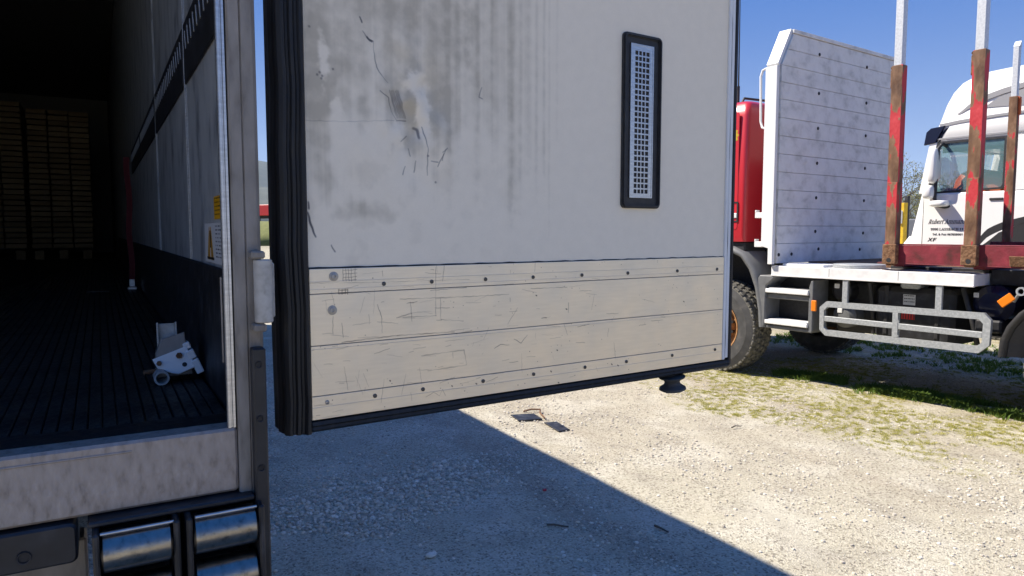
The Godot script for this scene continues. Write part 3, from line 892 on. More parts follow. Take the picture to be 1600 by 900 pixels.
	for k in 27:
		var y := 1.6945 + (2.0555 - 1.6925 - 0.004) * k / 26.0
		bx(s, Vector3(0.9806, y - 0.0018, 0.0037), Vector3(1.0294, y + 0.0018, 0.0059))
	part(d, "vent_grille", s, M.aluminium)
	# fixings
	s = begin()
	lathe(s, [[0.0095, 0.0], [0.0092, 0.0012], [0.0062, 0.0016], [0.0058, 0.0032], [0.003, 0.0036], [0.0026, 0.0018], [0.0, 0.0016]], 24, Transform3D(Basis(Vector3(1, 0, 0), Vector3(0, 0, 1), Vector3(0, -1, 0)), Vector3.ZERO))
	s.generate_normals()
	var bolt := s.commit()
	for p in [[0.19, 1.512], [0.186, 1.446]]:
		piece(d, "bolt", bolt, M.rivet_rim, Transform3D(Basis.IDENTITY, Vector3(p[0], p[1], 0.0051)))
	s = begin()
	lathe(s, [[0.0044, 0.0], [0.0042, 0.0014], [0.0024, 0.0020], [0.0021, 0.0008], [0.0, 0.0007]], 16, Transform3D(Basis(Vector3(1, 0, 0), Vector3(0, 0, 1), Vector3(0, -1, 0)), Vector3.ZERO))
	s.generate_normals()
	var rivet := s.commit()
	for x in [0.295, 0.404, 0.538, 0.668, 0.814, 0.965, 1.145, 1.304]:
		piece(d, "rivet", rivet, M.rivet, Transform3D(Basis.IDENTITY, Vector3(x, 1.4935, 0.0051)))
	for x in [0.172, 0.272, 0.381, 0.531, 0.67, 0.826, 0.964, 1.131, 1.303]:
		piece(d, "rivet", rivet, M.rivet if x > 0.2 else M.rivet_rim, Transform3D(Basis.IDENTITY, Vector3(x, 1.265, 0.0051)))
	# rubber stop under the free edge
	s = begin()
	lathe(s, [[0.0, 0.0], [0.030, 0.0], [0.037, 0.004], [0.036, 0.009], [0.024, 0.017], [0.0205, 0.024], [0.024, 0.031], [0.035, 0.036], [0.037, 0.040], [0.010, 0.043], [0.010, 0.056], [0.0, 0.056]], 28, Transform3D(Basis(Vector3(0, 0, 1), 0.10), Vector3(1.162, 1.1605, -0.02)))
	part(d, "rubber_stop", s, M.tyre_side)
	# outer handle gear on the sunlit side of the door
	for x in [0.75, 1.15]:
		s = begin()
		cyl(s, Vector3(x, 1.25, -0.115), Vector3(x, 3.8, -0.115), 0.014, 10)
		for y in [1.5, 2.3, 3.3]:
			bx(s, Vector3(x - 0.04, y - 0.03, -0.13), Vector3(x + 0.04, y + 0.03, -0.0855), 0.004)
		part(d, "locking_bar", s, M.galvanised)

# ---------------------------------------------------------------- what lies in the trailer
func make_load() -> void:
	var base := Transform3D(Basis(Vector3.UP, deg_to_rad(29.9)), Vector3(-0.5086, 0, -1.2942))
	# a loose lock bracket on the load floor
	var b := thing("lock_bracket", "loose white metal bracket with bolts and pipe ring lying on the dark trailer floor", "bracket", base * Vector3(-0.05, 1.2405, -0.50), 29.9)
	var s := begin()
	var tilt := Transform3D(Basis(Vector3(1, 0, 0), -0.25), Vector3(0, 0.0, 0.012))
	prism(s, PackedVector2Array([Vector2(-0.057, 0.058), Vector2(0.018, 0.084), Vector2(0.038, 0.033), Vector2(-0.002, 0.018), Vector2(-0.018, 0.022), Vector2(-0.046, 0.036)]), 0.009, tilt, 0.0012)
	var bp := part(b, "face_plate", s, M.bare_white)
	for p in [[-0.043, 0.047, 0.006], [0.001, 0.062, 0.0075]]:
		s = begin()
		cyl(s, tilt * Vector3(p[0], p[1], 0.0092), tilt * Vector3(p[0], p[1], 0.017), p[2], 6, 0.001)
		part(bp, "bolt", s, M.rust)
	s = begin()
	cyl(s, tilt * Vector3(0.012, 0.040, 0.0091), tilt * Vector3(0.012, 0.040, 0.0098), 0.0055, 14)
	part(bp, "bolt_hole", s, M.print_black)
	s = begin()
	prism(s, PackedVector2Array([Vector2(-0.047, 0.005), Vector2(-0.048, 0.062), Vector2(-0.035, 0.096), Vector2(0.016, 0.110), Vector2(0.019, 0.082), Vector2(0.030, 0.008)]), 0.05, Transform3D(Basis(Vector3(1, 0, 0), -0.16), Vector3(0, 0.0, -0.044)), 0.002)
	part(b, "housing", s, M.post_paint)
	s = begin()
	var up := Transform3D(Basis(Vector3(1, 0, 0), -0.20), Vector3(0, 0.0, -0.055))
	for x in [-0.041, 0.000]:
		bx(s, Vector3(x, 0.03, 0.0), Vector3(x + 0.004, 0.136, 0.018), 0.001, up)
	bx(s, Vector3(-0.037, 0.03, 0.0), Vector3(0.000, 0.134, 0.005), 0.001, up)
	part(b, "channel", s, M.hinge_paint)
	s = begin()
	var rt := Transform3D(Basis(Vector3(0, 0, 1), 0.38), Vector3(0.050, 0.018, -0.01))
	bx(s, Vector3(-0.011, 0.0, -0.02), Vector3(0.006, 0.036, 0.022), 0.002, rt)
	bx(s, Vector3(-0.013, 0.039, -0.02), Vector3(0.005, 0.061, 0.018), 0.002, rt)
	bx(s, Vector3(-0.012, 0.064, -0.02), Vector3(0.004, 0.080, 0.010), 0.002, rt)
	part(b, "side_block", s, M.bare_white)
	s = begin()
	lathe(s, [[0.0125, 0.0], [0.0165, 0.0], [0.0165, 0.05], [0.0125, 0.05], [0.0125, 0.0]], 28, Transform3D(Basis(Vector3(1, 0, 0), Vector3(0.25, -0.05, 0.96), Vector3(0, -0.99, -0.05)).orthonormalized(), Vector3(-0.040, 0.0195, -0.012)))
	part(b, "pipe_ring", s, M.galvanised)
	s = begin()
	cyl(s, Vector3(-0.075, 0.030, 0.01), Vector3(-0.03, 0.028, -0.01), 0.005, 10)
	part(b, "pin", s, M.rust)
	# tie-down strap hanging at the wall
	var st := thing("tie_down_strap", "red tie-down strap hanging against the dark trailer side wall", "strap", base * Vector3(-0.038, 1.2405, -3.62), 29.9)
	s = begin()
	var ra: Array = []
	for k in 16:
		var y := 0.06 + k * 0.050
		var wob := 0.005 * sin(k * 0.8)
		ra.append([Vector3(-0.016 + wob, y, -0.003), Vector3(0.016 + wob, y, -0.003), Vector3(0.016 + wob, y, 0.001), Vector3(-0.016 + wob, y, 0.001)])
	skin(s, ra, FLAT)
	part(st, "webbing", s, M.strap)
	s = begin()
	bx(s, Vector3(-0.026, 0.0, -0.02), Vector3(0.026, 0.018, 0.02), 0.004)
	bx(s, Vector3(-0.016, 0.018, -0.006), Vector3(0.016, 0.065, 0.006), 0.003)
	part(st, "buckle", s, M.aluminium)
	# a scrap of paper on the floor
	s = begin()
	prism(s, PackedVector2Array([Vector2(-0.06, -0.01), Vector2(-0.02, 0.012), Vector2(0.05, 0.006), Vector2(0.06, -0.008), Vector2(0.0, -0.014)]), 0.002, Transform3D(Basis(Vector3(1, 0, 0), Vector3(0, 0, -1), Vector3(0, 1, 0)), Vector3.ZERO))
	single("paper_scrap", s, M.post_paint, "pale scrap of paper lying on the trailer floor near the red strap", "paper", base * Vector3(-0.22, 1.2405, -3.55), 29.9)
	# stacks of boards deep inside
	var k := 0
	s = begin()
	bx(s, Vector3(-0.5, 0, -0.5), Vector3(0.5, 1, 0.5), 0.02)
	s.generate_normals()
	var board := s.commit()
	var r := RandomNumberGenerator.new()
	r.seed = 5
	for st2 in [["tall stack of pale boards beside the right trailer wall, deep inside the load space", -0.95, -0.26, 26], ["tall stack of pale boards deep inside the trailer, left of the narrower stack", -1.95, -0.99, 27]]:
		var o := thing("board_stack", st2[0], "boards", base * Vector3(0, 1.2405, -9.6), 29.9, "board stacks in the trailer")
		s = begin()
		for x in [st2[1] + 0.08, (st2[1] + st2[2]) / 2.0, st2[2] - 0.08]:
			bx(s, Vector3(x - 0.05, 0.0, -1.0), Vector3(x + 0.05, 0.115, 0.02), 0.003)
		part(o, "bearer", s, M.timber[2])
		for row in st2[3]:
			var y: float = 0.13 + row * 0.068
			var n := 3 if st2[3] == 26 else 4
			for c in n:
				var w: float = (st2[2] - st2[1]) / n
				var x: float = st2[1] + (c + 0.5) * w
				var g := r.randf_range(0.004, 0.02)
				piece(o, "board", board, M.timber[r.randi() % 3], Transform3D(Basis.from_scale(Vector3(w - g, 0.054, 1.0)), Vector3(x, y + 0.015, -0.5 + r.randf_range(-0.03, 0.03))))
			s = begin()
		k += 1

# ---------------------------------------------------------------- timber truck
func make_timber_truck() -> void:
	var t := thing("timber_truck", "red timber truck with aluminium headboard, white side platform and rusty log stakes", "truck", Vector3(2.4611, 0, -8.0056), 35.68)
	var s := begin()
	# cab, rounded, narrower towards the roof
	loft(s, [[1.485, 0.02, 2.46, -2.0, 0.145, 0.16, 0.04], [1.56, 0.0, 2.48, -2.05, 0.15, 0.16, 0.05], [2.2, 0.0, 2.48, -2.02, 0.15, 0.18, 0.05], [2.86, 0.02, 2.46, -1.85, 0.15, 0.22, 0.06], [2.99, 0.05, 2.43, -1.72, 0.135, 0.25, 0.06], [3.03, 0.12, 2.36, -1.6, 0.07, 0.25, 0.08], [3.045, 0.3, 2.2, -1.4, -0.1, 0.25, 0.1]])
	var cab := part(t, "cab", s, M.cab_red)
	s = begin()
	bx(s, Vector3(-0.008, 1.62, -1.78), Vector3(0.002, 2.2, -0.75), 0.006)
	bx(s, Vector3(-0.006, 2.2, -1.70), Vector3(0.022, 2.24, -0.78), 0.004)
	var dr := part(cab, "door", s, M.cab_red)
	s = begin()
	prism(s, PackedVector2Array([Vector2(-1.68, 2.25), Vector2(-1.60, 2.80), Vector2(-0.80, 2.80), Vector2(-0.80, 2.25)]), 0.008, side_plane(0.012))
	part(dr, "window", s, M.dark_glass)
	s = begin()
	prism(s, PackedVector2Array([Vector2(0.22, 0.0), Vector2(0.26, 0.60), Vector2(2.22, 0.60), Vector2(2.26, 0.0)]), 0.02, Transform3D(Basis(Vector3(1, 0, 0), 0.26), Vector3(0, 2.25, -2.035)))
	part(cab, "windscreen", s, M.dark_glass)
	# recessed grip with a pale lever behind the door
	s = begin()
	ring_frame(s, rounded(-0.055, 1.700, 0.065, 1.925, 0.012, 3), rounded(-0.04, 1.715, 0.05, 1.91, 0.01, 3), 0.0, 0.010, side_plane(-0.002))
	var gr := part(cab, "grip_frame", s, M.black_plastic)
	s = begin()
	bx(s, Vector3(-0.0035, 1.715, -0.04), Vector3(-0.002, 1.91, 0.05))
	part(gr, "grip_recess", s, M.print_black)
	s = begin()
	bx(s, Vector3(-0.018, 1.745, -0.03), Vector3(-0.006, 1.80, 0.055), 0.006)
	part(gr, "lever", s, M.bare_white)
	# yellow rayed emblem
	s = begin()
	var ep := PackedVector2Array()
	for k in 24:
		var a := TAU * k / 24.0
		ep.append(Vector2(-0.05 + cos(a) * (0.105 if k % 2 == 0 else 0.085), 2.65 + sin(a) * (0.105 if k % 2 == 0 else 0.085)))
	prism(s, ep, 0.004, side_plane(-0.003))
	part(cab, "emblem", s, M.yellow)
	# pressed panel on the side, rear corner post, roof rail
	s = begin()
	prism(s, rounded(-0.62, 1.62, 0.055, 2.9, 0.03, 3), 0.006, side_plane(0.0005), 0.003)
	part(cab, "side_panel", s, M.cab_red)
	s = begin()
	tube(s, [Vector3(0.16, 3.02, -0.05), Vector3(0.17, 3.075, -0.02), Vector3(0.6, 3.085, 0.0), Vector3(2.3, 3.085, 0.0)], 0.014, 8)
	part(cab, "roof_rail", s, M.black_plastic)
	s = begin()
	cyl(s, Vector3(0.3, 3.02, -0.20), Vector3(0.3, 3.25, -0.20), 0.016, 10)
	tube(s, [Vector3(0.3, 3.2, -0.20), Vector3(0.3, 4.6, -0.21)], 0.010, 6, 0.004)
	part(cab, "antenna", s, M.dark_steel)
	s = begin()
	loft(s, [[0.42, 0.04, 2.44, -2.10, -1.0, 0.12, 0.04], [0.9, 0.0, 2.48, -2.14, -1.0, 0.16, 0.04], [1.484, 0.0, 2.48, -2.08, -0.86, 0.16, 0.04]])
	part(cab, "bumper", s, M.grey_plastic)
	# headboard: frame posts, boards, bolt heads
	var z1 := 0.555
	var z0 := 0.44
	s = begin()
	prism(s, PackedVector2Array([Vector2(z0 - 0.045, 1.44), Vector2(z0 - 0.045, 3.31), Vector2(z1 - 0.02, 3.31), Vector2(z1 - 0.02, 1.252), Vector2(z0 + 0.04, 1.252), Vector2(z0 + 0.04, 1.42)]), 0.045, side_plane(0.0), 0.003)
	var hp := part(t, "headboard_post", s, M.bare_white)
	s = begin()
	var slope := PackedVector2Array([Vector2(z0 - 0.045, 0.0), Vector2(z0 - 0.045, 0.435), Vector2(z1 - 0.02, 0.435), Vector2(z1 - 0.02, 0.0)])
	var lean := Basis(Vector3(0, 0, 1), Vector3(0.49, 0.872, 0), Vector3(-0.872, 0.49, 0))
	prism(s, slope, 0.04, Transform3D(lean, Vector3(-0.0, 3.312, 0)), 0.003)
	part(hp, "corner_brace", s, M.bare_white)
	s = begin()
	bx(s, Vector3(2.44, 1.252, z0 - 0.045), Vector3(2.485, 3.32, z1 - 0.02), 0.003)
	part(t, "headboard_post", s, M.bare_white)
	s = begin()
	bx(s, Vector3(0.19, 3.66, z0), Vector3(2.30, 3.702, z1 + 0.01), 0.004)
	part(t, "headboard_cap", s, M.board_alu)
	var rows := [1.262, 1.472, 1.659, 1.846, 2.034, 2.221, 2.408, 2.595, 2.782, 2.970, 3.145, 3.318, 3.49, 3.659]
	for k in rows.size() - 1:
		var y0: float = rows[k]
		var y1: float = rows[k + 1] - 0.0035
		s = begin()
		var xa := 0.006
		var xb := 2.435
		if y0 >= 3.31:
			xa = 0.006 + (y0 - 3.318) * 0.56
			xb = 2.435 - (y0 - 3.318) * 0.4
			var xa2 := 0.006 + (y1 - 3.318) * 0.56
			var xb2 := 2.435 - (y1 - 3.318) * 0.4
			prism(s, PackedVector2Array([Vector2(xa, y0), Vector2(xb, y0), Vector2(xb2, y1), Vector2(xa2, y1)]), 0.03, Transform3D(Basis.IDENTITY, Vector3(0, 0, z1 - 0.03)), 0.002)
		else:
			bx(s, Vector3(xa, y0, z1 - 0.03), Vector3(xb, y1, z1), 0.0018)
		part(t, "headboard_plank", s, M.board_alu)
	s = begin()
	bx(s, Vector3(0.02, 1.262, z1 - 0.045), Vector3(2.42, 3.30, z1 - 0.008 - 0.0235))
	part(t, "headboard_backing", s, M.galvanised)
	s = begin()
	lathe(s, [[0.019, 0.0], [0.018, 0.006], [0.010, 0.010], [0.0, 0.010]], 8, Transform3D(Basis(Vector3(1, 0, 0), Vector3(0, 0, 1), Vector3(0, -1, 0)), Vector3.ZERO), false)
	s.generate_normals()
	var bolt := s.commit()
	for p in [[.679, 3.511], [1.659, 3.503], [.690, 3.097], [1.676, 3.095], [.695, 2.722], [1.689, 2.719], [.699, 2.345], [1.699, 2.340], [.703, 1.968], [1.705, 1.961], [.708, 1.598], [1.712, 1.579], [.781, 1.403], [1.651, 1.385], [.04, 1.352], [.271, 1.355], [2.22, 1.35]]:
		piece(t, "headboard_bolt", bolt, M.print_black, Transform3D(Basis.IDENTITY, Vector3(p[0], p[1], z1)))
	# grab rail and brackets on the headboard's left edge
	s = begin()
	tube(s, [Vector3(-0.02, 3.305, 0.40), Vector3(-0.02, 3.29, 0.345), Vector3(-0.02, 3.23, 0.322), Vector3(-0.02, 2.76, 0.335), Vector3(-0.02, 2.695, 0.355), Vector3(-0.02, 2.675, 0.405)], 0.013, 8)
	part(t, "grab_rail", s, M.bare_white)
	for y in [1.74, 1.43]:
		s = begin()
		bx(s, Vector3(-0.03, y, 0.30), Vector3(0.03, y + 0.06, 0.394), 0.004)
		bx(s, Vector3(-0.03, y + 0.0605, 0.30), Vector3(0.03, y + 0.085, 0.318), 0.003)
		part(t, "headboard_bracket", s, M.bare_white)
	# side platform: deep white edge, chequer of lids, raised trays
	s = begin()
	bx(s, Vector3(0.0, 1.134, 0.498), Vector3(0.86, 1.236, 2.45), 0.004)
	var pl := part(t, "side_platform", s, M.white_paint)
	s = begin()
	bx(s, Vector3(-0.006, 1.128, 0.498), Vector3(0.03, 1.1445, 2.45), 0.003)
	part(pl, "edge_lip", s, M.white_paint)
	for z in [1.15, 1.82]:
		s = begin()
		bx(s, Vector3(-0.0012, 1.146, z), Vector3(0.0, 1.234, z + 0.0025))
		part(pl, "edge_joint", s, M.dark_steel)
	s = begin()
	bx(s, Vector3(0.05, 1.2362, 0.60), Vector3(0.40, 1.262, 1.06), 0.003)
	part(pl, "tray", s, M.bare_white)
	s = begin()
	cyl(s, Vector3(0.28, 1.2362, 1.30), Vector3(0.28, 1.275, 1.30), 0.24, 32, 0.006)
	part(pl, "round_lid", s, M.galvanised)
	s = begin()
	bx(s, Vector3(0.10, 1.2362, 1.62), Vector3(0.40, 1.2440, 1.95), 0.002)
	bx(s, Vector3(0.10, 1.2362, 2.12), Vector3(0.40, 1.2440, 2.38), 0.002)
	part(pl, "cover_plate", s, M.post_paint)
	# steps below the cab
	s = begin()
	prism(s, PackedVector2Array([Vector2(0.335, 1.095), Vector2(0.36, 1.13), Vector2(0.56, 1.13), Vector2(0.44, 1.02), Vector2(0.432, 0.58), Vector2(0.40, 0.575), Vector2(0.37, 0.60)]), 0.28, side_plane(0.28), 0.01)
	bx(s, Vector3(0.02, 0.565, 0.40), Vector3(0.30, 0.60, 0.975), 0.008)
	prism(s, PackedVector2Array([Vector2(0.935, 0.575), Vector2(0.935, 1.03), Vector2(0.955, 1.10), Vector2(0.982, 1.10), Vector2(0.982, 0.59), Vector2(0.97, 0.565)]), 0.28, side_plane(0.29), 0.006)
	bx(s, Vector3(0.03, 0.885, 0.43), Vector3(0.25, 0.938, 0.935), 0.01)
	var sb := part(t, "step_box", s, M.grey_plastic)
	s = begin()
	bx(s, Vector3(0.26, 0.60, 0.40), Vector3(0.285, 1.12, 0.95))
	part(sb, "step_back", s, M.black_plastic)
	for y in [0.948, 0.615]:
		s = begin()
		bx(s, Vector3(-0.008, y, 0.436), Vector3(0.20, y + 0.042, 0.936), 0.006)
		bx(s, Vector3(-0.004, y + 0.044, 0.48), Vector3(0.19, y + 0.052, 0.93), 0.002)
		part(sb, "step_tread", s, M.bare_white)
	s = begin()
	bx(s, Vector3(-0.012, 0.795, 0.975), Vector3(0.012, 0.905, 1.03), 0.006)
	part(t, "marker_lamp", s, M.amber)
	# front mudguard
	s = begin()
	var arc: Array = [[-0.72, 0.75], [-0.78, 1.0], [-0.70, 1.25], [-0.5, 1.40], [-0.02, 1.40], [0.13, 1.34], [0.25, 1.20], [0.335, 1.0], [0.385, 0.75], [0.40, 0.57]]
	var rr: Array = []
	for k in arc.size():
		var a0: Vector2 = Vector2(arc[maxi(k - 1, 0)][0], arc[maxi(k - 1, 0)][1])
		var a1: Vector2 = Vector2(arc[mini(k + 1, arc.size() - 1)][0], arc[mini(k + 1, arc.size() - 1)][1])
		var tg := (a1 - a0).normalized()
		var nn := Vector2(tg.y, -tg.x)
		if nn.dot(Vector2(arc[k][0] + 0.2, arc[k][1] - 0.5)) < 0:
			nn = -nn
		var p := Vector2(arc[k][0], arc[k][1])
		var q := p + nn * 0.035
		var e := p - nn * 0.03
		rr.append([Vector3(-0.005, e.y, e.x), Vector3(-0.01, p.y, p.x), Vector3(0.02, q.y, q.x), Vector3(0.42, q.y, q.x), Vector3(0.42, p.y, p.x), Vector3(0.06, e.y, e.x)])
	skin(s, rr, 1)
	var mg := part(t, "front_mudguard", s, M.grey_plastic)
	s = begin()
	bx(s, Vector3(0.05, 1.36, -0.62), Vector3(0.9, 1.482, 0.12), 0.01)
	bx(s, Vector3(0.42, 0.6, -0.8), Vector3(0.47, 1.4, 0.40), 0.01)
	part(mg, "wheel_arch_liner", s, M.black_plastic)
	s = begin()
	lathe(s, [[0.0, 0.0], [0.085, 0.0], [0.09, 0.01], [0.085, 0.16], [0.0, 0.16]], 20, Transform3D(Basis(Vector3(0, 1, 0), Vector3(-1, 0, 0), Vector3(0, 0, 1)), Vector3(0.42, 1.38, 0.40)))
	part(t, "intake_pipe", s, M.galvanised)
	# wheels
	_wheel(t, Vector3(0.0, 0.515, -0.22), 0.53, 0.36, 1.0, M.hub_rust)
	_wheel(t, Vector3(2.46, 0.515, -0.22), 0.53, 0.36, -1.0, M.hub_rust)
	for z in [3.35, 4.72]:
		_wheel(t, Vector3(0.0, 0.515, z), 0.53, 0.36, 1.0, M.hub_rust)
		_wheel(t, Vector3(2.46, 0.515, z), 0.53, 0.36, -1.0, M.hub_rust)
	for z in [-0.22, 3.35, 4.72]:
		s = begin()
		cyl(s, Vector3(0.13, 0.515, z), Vector3(2.33, 0.515, z), 0.08, 12)
		part(t, "axle", s, M.dark_steel)
	# chassis, tanks and boxes in the shade
	for x in [0.84, 1.62]:
		s = begin()
		bx(s, Vector3(x, 0.86, -1.9), Vector3(x + 0.08, 1.1335, 5.9), 0.006)
		part(t, "chassis_rail", s, M.dark_steel)
	s = begin()
	bx(s, Vector3(0.21, 0.565, 1.50), Vector3(0.80, 1.075, 2.22), 0.045)
	var tk := part(t, "fuel_tank", s, M.dark_steel)
	for z in [1.62, 2.08]:
		s = begin()
		bx(s, Vector3(0.198, 0.555, z - 0.02), Vector3(0.81, 1.085, z + 0.02), 0.008)
		part(tk, "tank_strap", s, M.black_plastic)
	_side_label(tk, "tank_label", M.small_label, 1.775, 1.885, 0.915, 1.012, 0.2085)
	_side_label(tk, "hazard_label", M.red_label, 1.765, 1.885, 0.78, 0.84, 0.2085)
	for k in 5:
		s = begin()
		bx(s, Vector3(0.2070, 0.782, 1.778 + k * 0.024), Vector3(0.2080, 0.838, 1.785 + k * 0.024))
		part(tk, "label_print", s, M.dark_steel)
	s = begin()
	bx(s, Vector3(0.36, 0.58, 1.04), Vector3(0.82, 1.08, 1.44), 0.02)
	part(t, "battery_box", s, M.black_plastic)
	for c in [[1.16, 0.755, 0.12], [1.12, 1.0, 0.10]]:
		s = begin()
		lathe(s, [[0.0, 0.0], [c[2] * 0.6, 0.012], [c[2], 0.05], [c[2], 0.5], [0.0, 0.5]], 24, Transform3D(Basis(Vector3(0, 1, 0), Vector3(1, 0, 0), Vector3(0, 0, -1)), Vector3(0.16, c[1], c[0] + 0.05)))
		var at := part(t, "air_tank", s, M.grey_plastic if c[2] > 0.11 else M.dark_steel)
		s = begin()
		bx(s, Vector3(0.158, c[1] + 0.03, c[0] + 0.0), Vector3(0.175, c[1] + 0.075, c[0] + 0.05), 0.003)
		part(at, "sticker", s, M.bare_white)
	s = begin()
	lathe(s, [[0.0, 0.0], [0.10, 0.015], [0.16, 0.06], [0.16, 0.5], [0.0, 0.5]], 28, Transform3D(Basis(Vector3(0, 1, 0), Vector3(1, 0, 0), Vector3(0, 0, -1)), Vector3(0.14, 0.98, 2.53)))
	part(t, "air_tank", s, M.blue_black)
	_side_label(t, "sticker", M.small_label, 2.40, 2.44, 1.035, 1.075, 0.13)
	s = begin()
	bx(s, Vector3(0.12, 0.74, 2.42), Vector3(0.5, 0.85, 2.62), 0.015)
	part(t, "valve_block", s, M.dark_steel)
	s = begin()
	for p in [[Vector3(0.22, 1.1, 2.28), Vector3(0.16, 0.85, 2.38), Vector3(0.2, 0.62, 2.42)], [Vector3(0.2, 1.1, 1.46), Vector3(0.26, 0.8, 1.47), Vector3(0.3, 0.6, 1.46)]]:
		tube(s, p, 0.022, 8)
	part(t, "hose", s, M.black_plastic)
	s = begin()
	bx(s, Vector3(0.2, 1.065, 1.74), Vector3(0.4, 1.125, 1.92), 0.02)
	part(t, "bracket", s, M.galvanised)
	s = begin()
	bx(s, Vector3(-0.02, -0.035, -0.06), Vector3(0.0, 0.035, 0.06), 0.006, Transform3D(Basis(Vector3(1, 0, 0), -0.72), Vector3(0.10, 1.03, 2.66)))
	part(t, "marker_lamp", s, M.amber)
	s = begin()
	lathe(s, [[0.022, -0.012], [0.036, -0.012], [0.036, 0.012], [0.022, 0.012], [0.022, -0.012]], 20, Transform3D(Basis(Vector3(0, 1, 0), Vector3(1, 0, 0), Vector3(0, 0, -1)), Vector3(0.10, 1.11, 2.76)))
	cyl(s, Vector3(0.10, 1.08, 2.74), Vector3(0.14, 1.02, 2.70), 0.012, 8)
	part(t, "ring_bolt", s, M.galvanised)
	s = begin()
	bx(s, Vector3(0.93, 0.52, -1.6), Vector3(1.58, 1.12, 1.2), 0.04)
	bx(s, Vector3(1.0, 0.60, 1.2), Vector3(1.5, 1.05, 3.1), 0.04)
	part(t, "engine_and_gearbox", s, M.dark_steel)
	s = begin()
	bx(s, Vector3(1.74, 0.56, 0.9), Vector3(2.40, 1.10, 2.5), 0.04)
	part(t, "far_tank", s, M.dark_steel)
	# side guard of galvanised tube
	var g := begin()
	var gx := Transform3D(Basis(Vector3(1, 0, 0), 0.0), Vector3.ZERO)
	var frame_o := PackedVector2Array([Vector2(1.132, 0.905), Vector2(2.536, 0.918), Vector2(2.590, 0.862), Vector2(2.585, 0.650), Vector2(2.505, 0.575), Vector2(1.130, 0.563), Vector2(1.068, 0.618), Vector2(1.064, 0.842)])
	var frame_i := PackedVector2Array([Vector2(1.146, 0.850), Vector2(2.500, 0.862), Vector2(2.532, 0.828), Vector2(2.528, 0.668), Vector2(2.490, 0.634), Vector2(1.140, 0.620), Vector2(1.112, 0.645), Vector2(1.110, 0.815)])
	ring_frame(g, frame_o, frame_i, 0.0, 0.04, side_plane(0.04))
	var sg := part(t, "side_guard", g, M.galvanised)
	s = begin()
	bx(s, Vector3(0.003, 0.705, 1.112), Vector3(0.037, 0.757, 2.527), 0.003)
	part(sg, "guard_rail", s, M.galvanised)
	s = begin()
	bx(s, Vector3(-0.001, 0.63, 1.785), Vector3(0.0029, 0.853, 1.835), 0.001)
	bx(s, Vector3(0.0371, 0.63, 1.785), Vector3(0.041, 0.853, 1.835), 0.001)
	part(sg, "guard_upright", s, M.galvanised)
	for z in [1.318, 2.172]:
		s = begin()
		bx(s, Vector3(0.005, 0.905, z - 0.027), Vector3(0.035, 1.1278, z + 0.027), 0.003)
		part(sg, "guard_hanger", s, M.galvanised)
	# rear mudguard
	s = begin()
	rr = []
	for k in 15:
		var a := PI * 1.02 - PI * 1.04 * k / 14.0
		var cz := 3.35 + cos(a) * 0.70
		var cy := 0.60 + sin(a) * 0.58
		var iz := 3.35 + cos(a) * 0.655
		var iy := 0.60 + sin(a) * 0.535
		rr.append([Vector3(0.0, cy, cz), Vector3(0.012, iy, iz), Vector3(0.5, iy, iz), Vector3(0.5, cy, cz)])
	skin(s, rr, 1)
	var rm := part(t, "rear_mudguard", s, M.black_plastic)
	s = begin()
	var fan: Array = []
	for k in 15:
		var a := PI * 1.02 - PI * 1.04 * k / 14.0
		fan.append(Vector2(3.35 + cos(a) * 0.65, 0.60 + sin(a) * 0.53))
	for k in 14:
		quad(s, Vector3(0.05, fan[k].y, fan[k].x), Vector3(0.05, fan[k + 1].y, fan[k + 1].x), Vector3(0.10, lerpf(fan[k + 1].y, 0.6, 0.2), lerpf(fan[k + 1].x, 3.35, 0.2)), Vector3(0.10, lerpf(fan[k].y, 0.6, 0.2), lerpf(fan[k].x, 3.35, 0.2)))
	part(rm, "spray_flap", s, M.black_plastic)
	# load bed: wooden planks, red sub-frame, cross beams
	for k in 5:
		s = begin()
		bx(s, Vector3(0.52 + k * 0.33, 1.240, 0.60), Vector3(0.84 + k * 0.33, 1.272, 5.9), 0.004)
		part(t, "bed_plank", s, M.rust)
	for x in [0.045, 2.36]:
		s = begin()
		bx(s, Vector3(x, 1.312, 1.66), Vector3(x + 0.012, 1.473, 5.9), 0.002)
		bx(s, Vector3(x, 1.4735, 1.66), Vector3(x + 0.09, 1.485, 5.9), 0.003)
		bx(s, Vector3(x, 1.300, 1.60), Vector3(x + 0.09, 1.3115, 5.9), 0.003)
		part(t, "bed_rail", s, M.red_steel)
	for k in 5:
		s = begin()
		bx(s, Vector3(0.14, 1.2725, 1.70 + k * 0.68), Vector3(2.355, 1.45, 1.80 + k * 0.68), 0.006)
		part(t, "bolster", s, M.red_steel)
	s = begin()
	bx(s, Vector3(0.30, 1.2365, 1.60), Vector3(0.5, 1.2715, 2.44), 0.004)
	bx(s, Vector3(0.30, 1.14, 2.46), Vector3(0.5, 1.2715, 5.9), 0.004)
	part(t, "packer", s, M.dark_steel)
	s = begin()
	bx(s, Vector3(-0.04, -0.045, -0.055), Vector3(-0.03, 0.045, 0.055), 0.004, Transform3D(Basis(Vector3(0, 0, 1), 0.3), Vector3(0.06, 1.365, 2.745)))
	bx(s, Vector3(-0.031, -0.03, -0.02), Vector3(0.0, 0.03, 0.02), 0.004, Transform3D(Basis(Vector3(0, 0, 1), 0.3), Vector3(0.06, 1.365, 2.745)))
	part(t, "tail_plate", s, M.rust)
	_stake(t, 0.0, 1.735, 1.300, 3.095, 4.35, 0.095, false)
	_stake(t, 0.0, 2.40, 1.310, 3.10, 4.4, 0.095, false)
	_stake(t, 2.36, 1.815, 1.480, 3.06, 3.62, 0.080, true)
	_stake(t, 2.36, 2.49, 1.480, 3.06, 3.62, 0.080, true)
